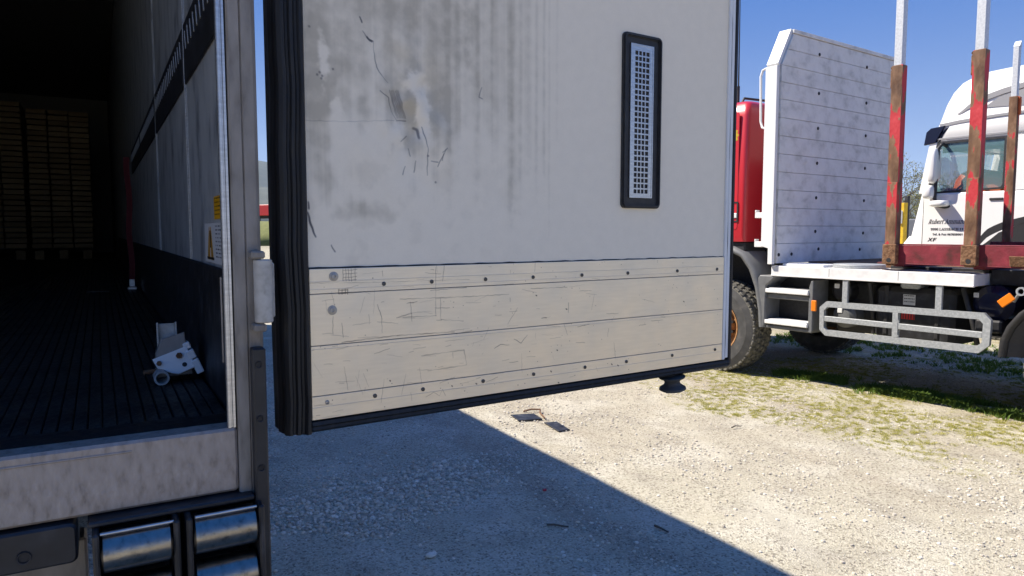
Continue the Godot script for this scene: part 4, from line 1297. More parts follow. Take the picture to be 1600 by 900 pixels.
	for z in [3.75, 5.3]:
		_stake(t, 0.0, z, 1.30, 3.1, 3.9, 0.095, false)
		_stake(t, 2.36, z, 1.48, 3.06, 3.62, 0.080, true)

func _side_label(t: Node, called: String, m: Material, z0: float, z1: float, y0: float, y1: float, x: float) -> void:
	var s := begin()
	for v in [[z0, y1, 0, 0], [z1, y1, 1, 0], [z1, y0, 1, 1], [z0, y1, 0, 0], [z1, y0, 1, 1], [z0, y0, 0, 1]]:
		s.set_uv(Vector2(v[2], v[3]))
		s.add_vertex(Vector3(x, v[1], v[0]))
	part(t, called, s, m)

func _stake(t: Node, x: float, z: float, y0: float, ym: float, y1: float, w: float, far: bool) -> void:
	var s := begin()
	prism(s, PackedVector2Array([Vector2(x, z - w / 2), Vector2(x + w * 0.9, z - w / 2), Vector2(x + w * 0.9, z + w / 2), Vector2(x, z + w / 2)]), ym - y0, Transform3D(Basis(Vector3(1, 0, 0), Vector3(0, 0, 1), Vector3(0, -1, 0)), Vector3(0, ym, 0)), 0.006)
	var st := part(t, "stake", s, M.rusty_stake if far else M.chipped_red)
	s = begin()
	var i := 0.009
	bx(s, Vector3(x + i, ym - 0.02, z - w / 2 + i), Vector3(x + w * 0.9 - i, y1 - 0.03, z + w / 2 - i), 0.008)
	prism(s, PackedVector2Array([Vector2(x + i, y1 - 0.03), Vector2(x + w * 0.9 - i, y1 - 0.03), Vector2(x + w * 0.9 - i - 0.01, y1 + 0.03)]), w - 2 * i, Transform3D(Basis.IDENTITY, Vector3(0, 0, z - w / 2 + i)))
	part(st, "extension", s, M.bright_zinc)
	if not far:
		# the lower length has lost most of its paint
		s = begin()
		bx(s, Vector3(x - 0.0025, y0 + 0.02, z - w / 2 - 0.0025), Vector3(x + w * 0.9 + 0.0025, 2.05, z + w / 2 + 0.0025), 0.007)
		part(st, "worn_sleeve", s, M.rusty_stake)
	# locking latch near the top of the socket
	s = begin()
	var zl := z - w / 2 if not far else z + w / 2
	bx(s, Vector3(x + 0.02, ym - 0.20, zl - 0.022), Vector3(x + 0.06, ym - 0.03, zl + 0.022), 0.008)
	cyl(s, Vector3(x + 0.01, ym - 0.02, zl), Vector3(x + 0.07, ym - 0.02, zl), 0.016, 10)
	part(st, "latch", s, M.rust if not far else M.orange)
	if not far:
		s = begin()
		bx(s, Vector3(x - 0.012, y0, z - w / 2 - 0.016), Vector3(x + 0.044, 1.482, z + w / 2 + 0.014), 0.006)
		bx(s, Vector3(x + 0.01, y0 - 0.015, z - w / 2 + 0.01), Vector3(x + 0.05, y0, z + w / 2 - 0.01), 0.004)
		var so := part(st, "socket", s, M.rust)
		s = begin()
		cyl(s, Vector3(x - 0.0135, y0 + 0.035, z), Vector3(x - 0.0118, y0 + 0.035, z), 0.021, 14)
		part(so, "pin_hole", s, M.print_black)

# ---------------------------------------------------------------- white tractor unit
func make_white_truck() -> void:
	var t := thing("white_tractor_unit", "white truck cab with black lettering on its door behind the rusty stakes", "truck", Vector3(6.3147, 0, -11.5), 36.0)
	var s := begin()
	# lower body up to the window line
	loft(s, [[0.95, 0.03, 2.47, -0.03, 2.15, 0.2, 0.05], [1.05, 0.0, 2.5, -0.06, 2.2, 0.22, 0.06], [1.45, 0.0, 2.5, -0.02, 2.2, 0.22, 0.06], [1.95, 0.0, 2.5, 0.08, 2.2, 0.22, 0.06], [2.17, 0.004, 2.496, 0.125, 2.2, 0.22, 0.06], [2.185, 0.015, 2.485, 0.135, 2.19, 0.22, 0.06]])
	var low := part(t, "cab_body", s, M.cab_white)
	# roof and fairing
	s = begin()
	loft(s, [[2.965, 0.03, 2.47, 0.27, 2.19, 0.24, 0.06], [2.98, 0.01, 2.49, 0.26, 2.2, 0.24, 0.06], [3.20, 0.02, 2.48, 0.30, 2.2, 0.26, 0.06], [3.30, 0.035, 2.465, 0.325, 2.2, 0.28, 0.06], [3.55, 0.06, 2.44, 0.38, 2.2, 0.32, 0.06], [3.72, 0.10, 2.40, 0.44, 2.2, 0.34, 0.06], [3.86, 0.16, 2.34, 0.53, 2.2, 0.36, 0.08], [3.96, 0.25, 2.25, 0.68, 2.19, 0.36, 0.1], [4.01, 0.4, 2.1, 0.95, 2.17, 0.36, 0.12], [4.03, 0.6, 1.9, 1.4, 2.1, 0.3, 0.15]])
	var roof := part(t, "roof", s, M.cab_white)
	# rear wall and corner posts round the windows
	for x in [[0.004, 0.07], [2.43, 2.496]]:
		s = begin()
		bx(s, Vector3(x[0], 2.1855, 1.335), Vector3(x[1], 2.9645, 2.2), 0.006)
		part(t, "rear_side_panel", s, M.cab_white)
		s = begin()
		var off := 0.0 if x[0] < 1.0 else 2.43
		prism(s, PackedVector2Array([Vector2(0.155, 2.1855), Vector2(0.275, 2.1855), Vector2(0.395, 2.9645), Vector2(0.285, 2.9645)]), 0.06, side_plane(0.068 + off), 0.006)
		part(t, "windscreen_pillar", s, M.cab_white)
		# window with black surround
		s = begin()
		var wo := PackedVector2Array([Vector2(0.282, 2.1865), Vector2(0.398, 2.9635), Vector2(1.334, 2.9635), Vector2(1.334, 2.25), Vector2(1.30, 2.215), Vector2(0.60, 2.1865)])
		var wi := PackedVector2Array([Vector2(0.335, 2.205), Vector2(0.435, 2.935), Vector2(1.305, 2.935), Vector2(1.305, 2.275), Vector2(1.28, 2.24), Vector2(0.60, 2.215)])
		ring_frame(s, wo, wi, 0.0, 0.045, side_plane(0.056 + off))
		part(t, "window_surround", s, M.black_plastic)
		s = begin()
		prism(s, wi, 0.005, side_plane(0.034 + off))
		part(t, "side_window", s, M.glass)
	s = begin()
	bx(s, Vector3(0.075, 2.1855, 2.14), Vector3(2.425, 2.9645, 2.19))
	part(t, "rear_wall", s, M.black_plastic)
	s = begin()
	bx(s, Vector3(0.09, 2.80, 0.44), Vector3(0.11, 2.96, 1.30), 0.006)
	bx(s, Vector3(0.09, 2.93, 0.44), Vector3(2.41, 2.96, 2.1), 0.006)
	part(t, "head_lining", s, M.blue_black)
	s = begin()
	prism(s, PackedVector2Array([Vector2(0.08, 0.0), Vector2(2.42, 0.0), Vector2(2.40, 0.785), Vector2(0.10, 0.785)]), 0.006, Transform3D(Basis(Vector3(1, 0, 0), 0.162), Vector3(0, 2.187, 0.15)))
	part(t, "windscreen", s, M.glass)
	# cab inside: dashboard, wheel, seats, visor, orange cover on the dash
	s = begin()
	bx(s, Vector3(0.08, 2.1855, 0.32), Vector3(2.42, 2.26, 0.62), 0.03)
	part(t, "dashboard", s, M.black_plastic)
	s = begin()
	loft(s, [[2.1862, 0.35, 1.1, 0.46, 1.25, 0.1, 0.1], [2.40, 0.37, 1.05, 0.48, 1.22, 0.16, 0.2], [2.50, 0.42, 0.98, 0.54, 1.05, 0.14, 0.2], [2.54, 0.5, 0.9, 0.62, 0.9, 0.08, 0.1]])
	part(t, "orange_seat_cover", s, M.orange)
	s = begin()
	var wheel: Array = []
	for k in 25:
		var a := TAU * k / 24.0
		wheel.append(Vector3(0.22 + cos(a) * 0.10, 2.36 + sin(a) * 0.15, 0.80 + sin(a) * 0.19))
	tube(s, wheel, 0.018, 8)
	part(t, "steering_wheel", s, M.black_plastic)
	s = begin()
	bx(s, Vector3(1.35, 2.1862, 1.35), Vector3(1.85, 2.75, 1.50), 0.05)
	bx(s, Vector3(0.45, 2.1862, 1.40), Vector3(0.95, 2.70, 1.55), 0.05)
	part(t, "seat_back", s, M.black_plastic)
	# outer sun visor
	s = begin()
	var vis: Array = []
	for k in 13:
		var u := k / 12.0
		var x := lerpf(0.02, 2.48, u)
		var bow := 0.28 * pow(absf(u - 0.5) * 2.0, 4.0)
		vis.append([Vector3(x, 3.19, 0.265 + bow), Vector3(x, 3.10, 0.155 + bow), Vector3(x, 2.93, 0.125 + bow), Vector3(x, 2.93, 0.145 + bow), Vector3(x, 3.10, 0.180 + bow), Vector3(x, 3.19, 0.285 + bow)])
	skin(s, vis, 1)
	for x in [0.045, 2.51]:
		prism(s, PackedVector2Array([Vector2(0.205, 2.935), Vector2(0.235, 3.13), Vector2(0.30, 3.185), Vector2(0.50, 3.205), Vector2(0.37, 2.955)]), 0.055, side_plane(x), 0.006)
	part(roof, "sun_visor", s, M.blue_black)
	# dark recess lines of the fairing
	s = begin()
	_band(s, [[0.66, 3.36, 0.012], [0.80, 3.45, 0.03], [1.0, 3.545, 0.04], [1.25, 3.615, 0.04], [1.6, 3.68, 0.035], [2.15, 3.74, 0.03]], 0.035, 0.055)
	part(roof, "fairing_groove", s, M.light_grey)
	s = begin()
	_band(s, [[0.42, 3.215, 0.025], [0.7, 3.245, 0.022], [1.2, 3.275, 0.018], [2.15, 3.30, 0.016]], 0.012, 0.03)
	part(roof, "roof_seam", s, M.light_grey)
	s = begin()
	_band(s, [[1.02, 3.42, 0.008], [1.2, 3.47, 0.07], [1.6, 3.50, 0.13], [2.15, 3.50, 0.16]], 0.035, 0.05)
	part(roof, "fairing_intake", s, M.light_grey)
	s = begin()
	_band(s, [[0.40, 3.01, 0.012], [1.3, 3.015, 0.012], [2.15, 3.03, 0.012]], 0.002, 0.02)
	part(roof, "rain_gutter", s, M.light_grey)
	s = begin()
	cyl(s, Vector3(0.5, 3.9, 0.75), Vector3(0.5, 4.10, 0.75), 0.018, 8)
	part(roof, "aerial", s, M.galvanised)
	# door skin with shut lines
	s = begin()
	prism(s, PackedVector2Array([Vector2(0.247, 1.10), Vector2(0.247, 2.165), Vector2(1.36, 2.165), Vector2(1.36, 1.45), Vector2(1.20, 1.10)]), 0.02, side_plane(0.008), 0.006)
	var door := part(low, "door", s, M.cab_white)
	s = begin()
	bx(s, Vector3(-0.030, 2.05, 1.16), Vector3(-0.0125, 2.085, 1.34), 0.006)
	part(door, "handle", s, M.black_plastic)
	s = begin()
	prism(s, PackedVector2Array([Vector2(0.235, 1.05), Vector2(0.235, 2.175), Vector2(0.2435, 2.175), Vector2(0.2435, 1.05)]), 0.004, side_plane(-0.0005))
	prism(s, PackedVector2Array([Vector2(1.363, 1.44), Vector2(1.363, 2.175), Vector2(1.371, 2.175), Vector2(1.371, 1.44)]), 0.004, side_plane(-0.0005))
	part(low, "door_seal", s, M.black_plastic)
	# lettering: on the door face
	var face := Basis(Vector3(0, 0, 1), Vector3(0, 1, 0), Vector3(-1, 0, 0))
	var script_face := Basis(Vector3(0, 0, 0.74), Vector3(0, 1, 0.34), Vector3(-1, 0, 0))
	lettering(door, "Robert Ammannel", 0.092, Transform3D(script_face, Vector3(-0.0138, 1.690, 0.315)), true, true)
	lettering(door, "9990 LASSBACH 11", 0.050, Transform3D(face, Vector3(-0.0138, 1.600, 0.365)), true, false, 700)
	lettering(door, "Tel. & Fax 067658001", 0.044, Transform3D(face, Vector3(-0.0138, 1.525, 0.395)), false, false, 700)
	lettering(door, "XF", 0.075, Transform3D(Basis(Vector3(0, 0, 1.4), Vector3(0, 1, 0.3), Vector3(-1, 0, 0)), Vector3(-0.0138, 1.425, 0.32)), false, true, 700)
	# black sweep on the flank
	s = begin()
	_band(s, [[1.00, 1.40, 0.06], [1.15, 1.57, 0.06], [1.35, 1.68, 0.055], [1.6, 1.755, 0.05], [2.15, 1.82, 0.05]], -0.0135, 0.012)
	part(low, "side_stripe", s, M.print_black)
	s = begin()
	_band(s, [[1.10, 1.38, 0.02], [1.3, 1.44, 0.14], [1.6, 1.52, 0.20], [2.15, 1.58, 0.22]], -0.0135, 0.012)
	part(low, "side_stripe", s, M.print_black)
	# mirrors on a black arm
	for side in [0.0, 1.0]:
		var f := Transform3D.IDENTITY if side == 0.0 else Transform3D(Basis.from_scale(Vector3(-1, 1, 1)), Vector3(2.5, 0, 0))
		s = begin()
		_blob(s, Vector3(-0.12, 2.60, 0.42), Vector3(0.12, 0.27, 0.07), f)
		var mr := part(t, "mirror", s, M.cab_white)
		s = begin()
		_blob(s, Vector3(-0.12, 2.20, 0.37), Vector3(0.12, 0.105, 0.08), f)
		part(mr, "wide_mirror", s, M.cab_white)
		s = begin()
		_blob(s, Vector3(-0.12, 2.02, 0.52), Vector3(0.12, 0.05, 0.12), f)
		part(mr, "kerb_mirror", s, M.cab_white)
		s = begin()
		tube(s, [f * Vector3(0.03, 2.90, 0.52), f * Vector3(-0.06, 2.93, 0.50), f * Vector3(-0.12, 2.86, 0.47), f * Vector3(-0.12, 2.10, 0.45), f * Vector3(-0.08, 1.99, 0.46), f * Vector3(-0.03, 1.97, 0.56), f * Vector3(0.01, 1.98, 0.62)], 0.026, 8)
		part(mr, "mirror_arm", s, M.black_plastic)
	# bumper corner, chassis and wheels behind the red truck
	s = begin()
	loft(s, [[0.35, 0.05, 2.45, -0.10, 0.35, 0.1, 0.05], [0.9, 0.0, 2.5, -0.14, 0.35, 0.14, 0.05], [1.35, -0.01, 2.51, -0.12, 0.2, 0.12, 0.03], [1.52, 0.03, 2.47, 0.0, 0.16, 0.08, 0.03]])
	part(t, "bumper", s, M.cab_white)
	s = begin()
	for x in [0.84, 1.58]:
		bx(s, Vector3(x, 0.7, 0.3), Vector3(x + 0.08, 0.949, 5.8), 0.006)
	bx(s, Vector3(0.84, 0.72, 0.9), Vector3(1.66, 0.93, 1.0))
	bx(s, Vector3(0.84, 0.72, 4.2), Vector3(1.66, 0.93, 4.4))
	part(t, "chassis", s, M.dark_steel)
	for z in [1.35, 4.3]:
		_wheel(t, Vector3(0.03, 0.5, z), 0.5, 0.34, 1.0, M.galvanised)
		_wheel(t, Vector3(2.47, 0.5, z), 0.5, 0.34, -1.0, M.galvanised)
		s = begin()
		cyl(s, Vector3(0.2, 0.5, z), Vector3(2.3, 0.5, z), 0.07, 10)
		bx(s, Vector3(0.84, 0.5, z - 0.06), Vector3(1.66, 0.70, z + 0.06))
		part(t, "axle", s, M.dark_steel)
	s = begin()
	bx(s, Vector3(0.02, 0.45, 2.3), Vector3(0.75, 0.98, 3.5), 0.04)
	part(t, "fuel_tank", s, M.aluminium)

# curved strip on a left flank: points of (z, y, half height); x is the outer face, depth inward
func _band(s: SurfaceTool, pts: Array, x: float, depth: float) -> void:
	var rings: Array = []
	for k in pts.size() - 1:
		for j in 4:
			var u := j / 4.0
			var a: Array = pts[k]
			var b: Array = pts[k + 1]
			var a0: Array = pts[maxi(k - 1, 0)]
			var b1: Array = pts[mini(k + 2, pts.size() - 1)]
			var y: float = cubic_interpolate(a[1], b[1], a0[1], b1[1], u)
			var z: float = lerpf(a[0], b[0], u)
			var h: float = lerpf(a[2], b[2], u)
			rings.append([Vector3(x, y - h, z), Vector3(x, y + h, z), Vector3(x + depth, y + h, z), Vector3(x + depth, y - h, z)])
	var e: Array = pts[-1]
	rings.append([Vector3(x, e[1] - e[2], e[0]), Vector3(x, e[1] + e[2], e[0]), Vector3(x + depth, e[1] + e[2], e[0]), Vector3(x + depth, e[1] - e[2], e[0])])
	skin(s, rings, FLAT)

func _blob(s: SurfaceTool, c: Vector3, r: Vector3, xf: Transform3D) -> void:
	# superellipsoid shell: a rounded housing
	var rings: Array = []
	for j in 11:
		var v := -PI / 2 + PI * (j + 0.02) / 10.04
		var ring: Array = []
		for k in 20:
			var u := TAU * k / 20.0
			var p := func(q: float) -> float: return signf(q) * pow(absf(q), 0.55)
			ring.append(xf * (c + Vector3(r.x * p.call(cos(v)) * p.call(cos(u)), r.y * p.call(sin(v)), r.z * p.call(cos(v)) * p.call(sin(u)))))
		rings.append(ring)
	skin(s, rings, 1)

# ---------------------------------------------------------------- ground and what grows and lies on it
func moss_at(x: float, z: float, n: FastNoiseLite) -> float:
	# the weedy strip before the trucks; its near edge bends round the wheel track
	var edge := -6.0 + (x - 2.0) * 1.06
	if x < 2.0:
		edge = -6.0 + (x - 2.0) * 2.0
	var d := edge - z
	var a := smoothstep(-0.35, 0.35, d + n.get_noise_2d(x * 0.6, z * 0.6) * 0.9)
	var patch := smoothstep(-0.50, 0.18, n.get_noise_2d(x * 1.2 + 40.0, z * 1.2))
	var speck := smoothstep(-0.22, 0.42, n.get_noise_2d(x * 15.0, z * 15.0))
	return a * patch * speck

func make_ground() -> void:
	var n := FastNoiseLite.new()
	n.seed = 81
	n.frequency = 0.55
	n.fractal_octaves = 4
	var xs: Array = []
	var zs: Array = []
	for e in [-4000.0, -2000.0, -1000.0, -500.0, -250.0, -130.0, -80.0, -50.0, -32.0, -20.0, -13.0, -9.0, -6.5]:
		xs.append(e)
	for k in 190:
		xs.append(-5.0 + k * 0.08)
	for e in [10.6, 12.5, 15.0, 20.0, 30.0, 45.0, 80.0, 130.0, 250.0, 500.0, 1000.0, 2000.0, 4000.0]:
		xs.append(e)
	for e in [-6000.0, -3000.0, -1500.0, -800.0, -400.0, -200.0, -120.0, -90.0, -70.0, -50.0, -36.0, -26.0, -19.0, -15.0, -12.5]:
		zs.append(e)
	for k in 150:
		zs.append(-11.0 + k * 0.08)
	for e in [1.5, 3.0, 6.0, 12.0, 30.0, 80.0, 250.0, 800.0, 3000.0]:
		zs.append(e)
	var s := begin()
	s.set_smooth_group(1)
	var pos: Array = []
	var col: Array = []
	for z in zs:
		var rp: Array = []
		var rc: Array = []
		for x in xs:
			var y: float = 0.0
			if x > -5.1 and x < 10.3 and z > -11.1 and z < 1.0:
				y = n.get_noise_2d(x * 1.1, z * 1.1) * 0.012 - 0.004
			rp.append(Vector3(x, y, z))
			var a := n.get_noise_2d(x * 0.35, z * 0.35)
			var b := n.get_noise_2d(x * 2.4 + 9.0, z * 2.4)
			var c := Color(0.53, 0.49, 0.38)
			# compacted wheel tracks run with the truck's path; fines are darker and browner there
			var across: float = x * 0.89 - z * 0.46
			var tr := smoothstep(0.05, 0.45, n.get_noise_2d(across * 1.9 + 3.0, (x * 0.46 + z * 0.89) * 0.16))
			c = c.lerp(Color(0.40, 0.35, 0.265), tr * 0.8)
			c = c.lerp(Color(0.47, 0.425, 0.33), smoothstep(-0.1, 0.5, a) * 0.5)
			c = c.lerp(Color(0.62, 0.585, 0.48), smoothstep(0.0, 0.4, b) * 0.65)
			c = c.lerp(Color(0.36, 0.325, 0.26), smoothstep(0.12, 0.45, n.get_noise_2d(x * 4.5 - 7.0, z * 4.5)) * 0.5)
			var m := moss_at(x, z, n)
			c = c.lerp(Color(0.38, 0.335, 0.135), m * 0.6)
			var r := Vector2(x, z).length()
			if r > 60.0:
				c = c.lerp(Color(0.10, 0.13, 0.035), smoothstep(60.0, 130.0, r))
			rc.append(c)
		pos.append(rp)
		col.append(rc)
	for j in zs.size() - 1:
		for i in xs.size() - 1:
			for q in [[0, 0], [1, 0], [1, 1], [0, 0], [1, 1], [0, 1]]:
				s.set_color(col[j + q[1]][i + q[0]])
				s.add_vertex(pos[j + q[1]][i + q[0]])
	var g := part(self, "ground", s, M.ground)
	tag(g, "pale crushed-stone yard", "", "", "structure")

	# loose stones, scattered in thousands
	var shapes: Array = []
	for v in 3:
		shapes.append(_stone(90 + v))
	var r := RandomNumberGenerator.new()
	r.seed = 17
	var lots := [[], [], [], []]
	var sizes := [[], [], [], []]
	for k in 210000:
		var x := r.randf_range(-3.2, 6.5)
		var z := r.randf_range(-9.5, -2.8)
		# keep mostly what the lens can see
		if absf(x) > -z * 0.78 + 0.3:
			continue
		var coarse := smoothstep(0.25, -0.1, absf((z + 4.0) - (x + 1.1) * -0.75 + n.get_noise_2d(x * 2, z * 2) * 0.5) - 0.35) * smoothstep(0.4, -0.5, x)
		var d := 0.15 + 0.85 * smoothstep(-0.1, 0.35, n.get_noise_2d(x * 1.3 - 20.0, z * 1.3)) + coarse * 1.5
		if r.randf() * 1.6 > d:
			continue
		var sz := 0.0026 + pow(r.randf(), 7.0) * 0.011 + coarse * r.randf() * 0.010
		var pick := r.randf()
		var m := 0 if pick < 0.42 else (1 if pick < 0.74 else (2 if pick < 0.84 else 3))
		var b := Basis(Vector3(r.randfn(), r.randfn(), r.randfn()).normalized(), r.randf() * TAU).scaled(Vector3(1, 1, 1) * sz)
		b = Basis.from_scale(Vector3(1, 0.65, 1)) * b
		lots[m].append(Transform3D(b, Vector3(x, sz * 0.2 + n.get_noise_2d(x * 1.1, z * 1.1) * 0.012 - 0.004, z)))
	for m in 4:
		_scatter("gravel", shapes[m % 3], M.stone[m], lots[m], ["pale loose gravel strewn over the yard", "mid grey loose gravel strewn over the yard", "dark grey loose gravel strewn over the yard", "whitish loose gravel strewn over the yard"][m], "gravel")

	# weeds: short moss-like tufts and longer grass along the truck
	var tuft := _tuft(9, 0.016, 0.016, 5)
	var tall := _tuft(9, 0.055, 0.03, 6)
	var tl := [[], []]
	for k in 120000:
		var x := r.randf_range(1.2, 7.0)
		var z := r.randf_range(-9.0, -4.0)
		var m := moss_at(x, z, n)
		if m < 0.08 or r.randf() > m * 1.1:
			continue
		if x > -z * 0.76 + 0.4:
			continue
		var sz := r.randf_range(0.5, 1.25)
		tl[0 if r.randf() < 0.5 else 1].append(Transform3D(Basis(Vector3.UP, r.randf() * TAU).scaled(Vector3(sz, sz * r.randf_range(0.5, 1.0), sz)), Vector3(x, -0.004, z)))
	_scatter("moss", tuft, M.grass[0], tl[0], "short green weeds growing in the gravel", "weeds")
	_scatter("dry_weeds", tuft, M.grass[1], tl[1], "short yellowish weeds growing in the gravel", "weeds")
	var gl: Array = []
	var ft := Transform3D(Basis(Vector3.UP, deg_to_rad(35.68)), Vector3(2.4611, 0, -8.0056))
	for k in 7000:
		var zz := r.randf_range(0.3, 4.2)
		var off := r.randfn(0.54, 0.10)
		if r.randf() < 0.25:
			off = r.randf_range(2.3, 4.5)
			zz = r.randf_range(-1.5, 2.5)
		var p := ft * Vector3(off, -0.004, zz)
		if n.get_noise_2d(p.x * 2.6, p.z * 2.6) < -0.08:
			continue
		var sz := r.randf_range(0.5, 1.3)
		gl.append(Transform3D(Basis(Vector3.UP, r.randf() * TAU).scaled(Vector3(sz, sz, sz)), p))
	_scatter("grass", tall, M.grass[2], gl, "longer green grass along the edge of the timber truck's shade", "grass")

func _stone(sd: int) -> Mesh:
	var r := RandomNumberGenerator.new()
	r.seed = sd
	var s := begin()
	var rings: Array = []
	for j in 4:
		var v: float = [-1.2, -0.45, 0.4, 1.15][j]
		var ring: Array = []
		for k in 6:
			var u := TAU * k / 6.0 + j * 0.4
			var q := r.randf_range(0.72, 1.15)
			ring.append(Vector3(cos(v) * cos(u) * q, sin(v) * r.randf_range(0.8, 1.1), cos(v) * sin(u) * q))
		rings.append(ring)
	skin(s, rings, FLAT)
	s.generate_normals()
	return s.commit()

func _tuft(blades: int, h: float, spread: float, sd: int) -> Mesh:
	var r := RandomNumberGenerator.new()
	r.seed = sd
	var s := begin()
	for k in blades:
		var a := r.randf() * TAU
		var o := Vector3(cos(a), 0, sin(a)) * spread * sqrt(r.randf())
		var lean := Vector3(r.randfn(0, 0.4), 1, r.randfn(0, 0.4)) * h * r.randf_range(0.5, 1.0)
		var w := Vector3(-sin(a), 0, cos(a)) * h * 0.09
		var mid := o + lean * 0.55
		quad(s, o - w, o + w, mid + w * 0.8, mid - w * 0.8)
		tri(s, mid - w * 0.8, mid + w * 0.8, o + lean + Vector3(cos(a), -0.2, sin(a)) * h * 0.25)
	s.generate_normals()
	return s.commit()

func _scatter(called: String, mesh: Mesh, m: Material, at: Array, label: String, category: String) -> void:
	var mm := MultiMesh.new()
	mm.transform_format = MultiMesh.TRANSFORM_3D
	mm.mesh = mesh
	mm.instance_count = at.size()
	for k in at.size():
		mm.set_instance_transform(k, at[k])
	var o := MultiMeshInstance3D.new()
	o.name = numbered(called)
	o.multimesh = mm
	o.material_override = m
	add_child(o)
	tag(o, label, category, "", "stuff")

func make_litter() -> void:
	# two dark plates and small litter on the gravel
	var flat := Basis(Vector3(1, 0, 0), Vector3(0, 0, -1), Vector3(0, 1, 0))
	var s := begin()
	var a := PackedVector2Array([Vector2(-0.011, 6.119), Vector2(0.19, 6.165), Vector2(0.258, 5.99), Vector2(0.056, 5.93)])
	_slab(s, a, 0.012, 0.024)
	var p := part(self, numbered("dark_plate"), s, M.kick_dark)
	tag(p, "larger dark flat plate on the sunlit gravel, with a thin bent bar behind it", "plate", "dark plates on the gravel")
	s = begin()
	_slab(s, PackedVector2Array([Vector2(0.268, 5.885), Vector2(0.378, 5.91), Vector2(0.466, 5.675), Vector2(0.373, 5.62)]), 0.010, 0.020)
	p = part(self, numbered("dark_plate"), s, M.kick_dark)
	tag(p, "smaller dark flat plate with a hole, right of the larger one on the gravel", "plate", "dark plates on the gravel")
	s = begin()
	cyl(s, Vector3(0.40, 0.0205, -5.75), Vector3(0.40, 0.0212, -5.75), 0.014, 12)
	part(p, "hole", s, M.print_black)
	s = begin()
	tube(s, [Vector3(0.10, 0.012, -6.23), Vector3(0.17, 0.024, -6.26), Vector3(0.25, 0.028, -6.24), Vector3(0.245, 0.014, -6.17), Vector3(0.28, 0.012, -6.0)], 0.007, 6)
	single("bent_bar", s, M.rust, "thin bent metal bar behind the larger dark plate", "bar")
	s = begin()
	tube(s, [Vector3(0.19, 0.008, -3.787), Vector3(0.23, 0.013, -3.775), Vector3(0.27, 0.008, -3.77), Vector3(0.305, 0.010, -3.755)], 0.006, 6, 0.004)
	single("stick", s, M.bark, "thin dark stick lying in the trailer's shadow, the left one", "stick", Vector3.ZERO, 0.0, "sticks in the shadow")
	s = begin()
	tube(s, [Vector3(0.775, 0.008, -3.775), Vector3(0.80, 0.012, -3.73), Vector3(0.83, 0.008, -3.69)], 0.007, 6, 0.004)
	single("stick", s, M.bark, "short dark stick close to the edge of the trailer's shadow", "stick", Vector3.ZERO, 0.0, "sticks in the shadow")
	s = begin()
	bx(s, Vector3(-0.012, -0.002, -0.008), Vector3(0.012, 0.010, 0.008), 0.003)
	single("red_shard", s, mat(lin(.5, .03, .05), 0.4), "tiny red plastic shard on the shaded gravel", "shard", Vector3(0.202, 0.002, -4.318), 25.0)
	s = begin()
	tube(s, [Vector3(1.79, 0.006, -5.73), Vector3(1.83, 0.012, -5.76), Vector3(1.88, 0.006, -5.77)], 0.006, 6, 0.003)
	single("twig", s, M.bark, "small twig on the sunlit gravel before the weeds", "twig")
	s = begin()
	skin(s, _stone_rings(7, 0.022), FLAT)
	single("white_stone", s, M.stone[3], "large whitish stone among the shaded gravel", "stone", Vector3(-0.40, 0.008, -3.42), 20.0)

func _stone_rings(sd: int, r0: float) -> Array:
	var r := RandomNumberGenerator.new()
	r.seed = sd
	var rings: Array = []
	for j in 5:
		var v: float = [-1.3, -0.6, 0.0, 0.6, 1.25][j]
		var ring: Array = []
		for k in 9:
			var u := TAU * k / 9.0
			var q := r.randf_range(0.85, 1.12) * r0
			ring.append(Vector3(cos(v) * cos(u) * q * 1.3, sin(v) * q * 0.6, cos(v) * sin(u) * q))
		rings.append(ring)
	return rings

func _slab(s: SurfaceTool, poly: PackedVector2Array, y0: float, y1: float) -> void:
	# corners are (x, -z)
	prism(s, poly, y1 - y0, Transform3D(Basis(Vector3(1, 0, 0), Vector3(0, 0, -1), Vector3(0, 1, 0)), Vector3(0, y0 - 0.012, 0)), 0.003)

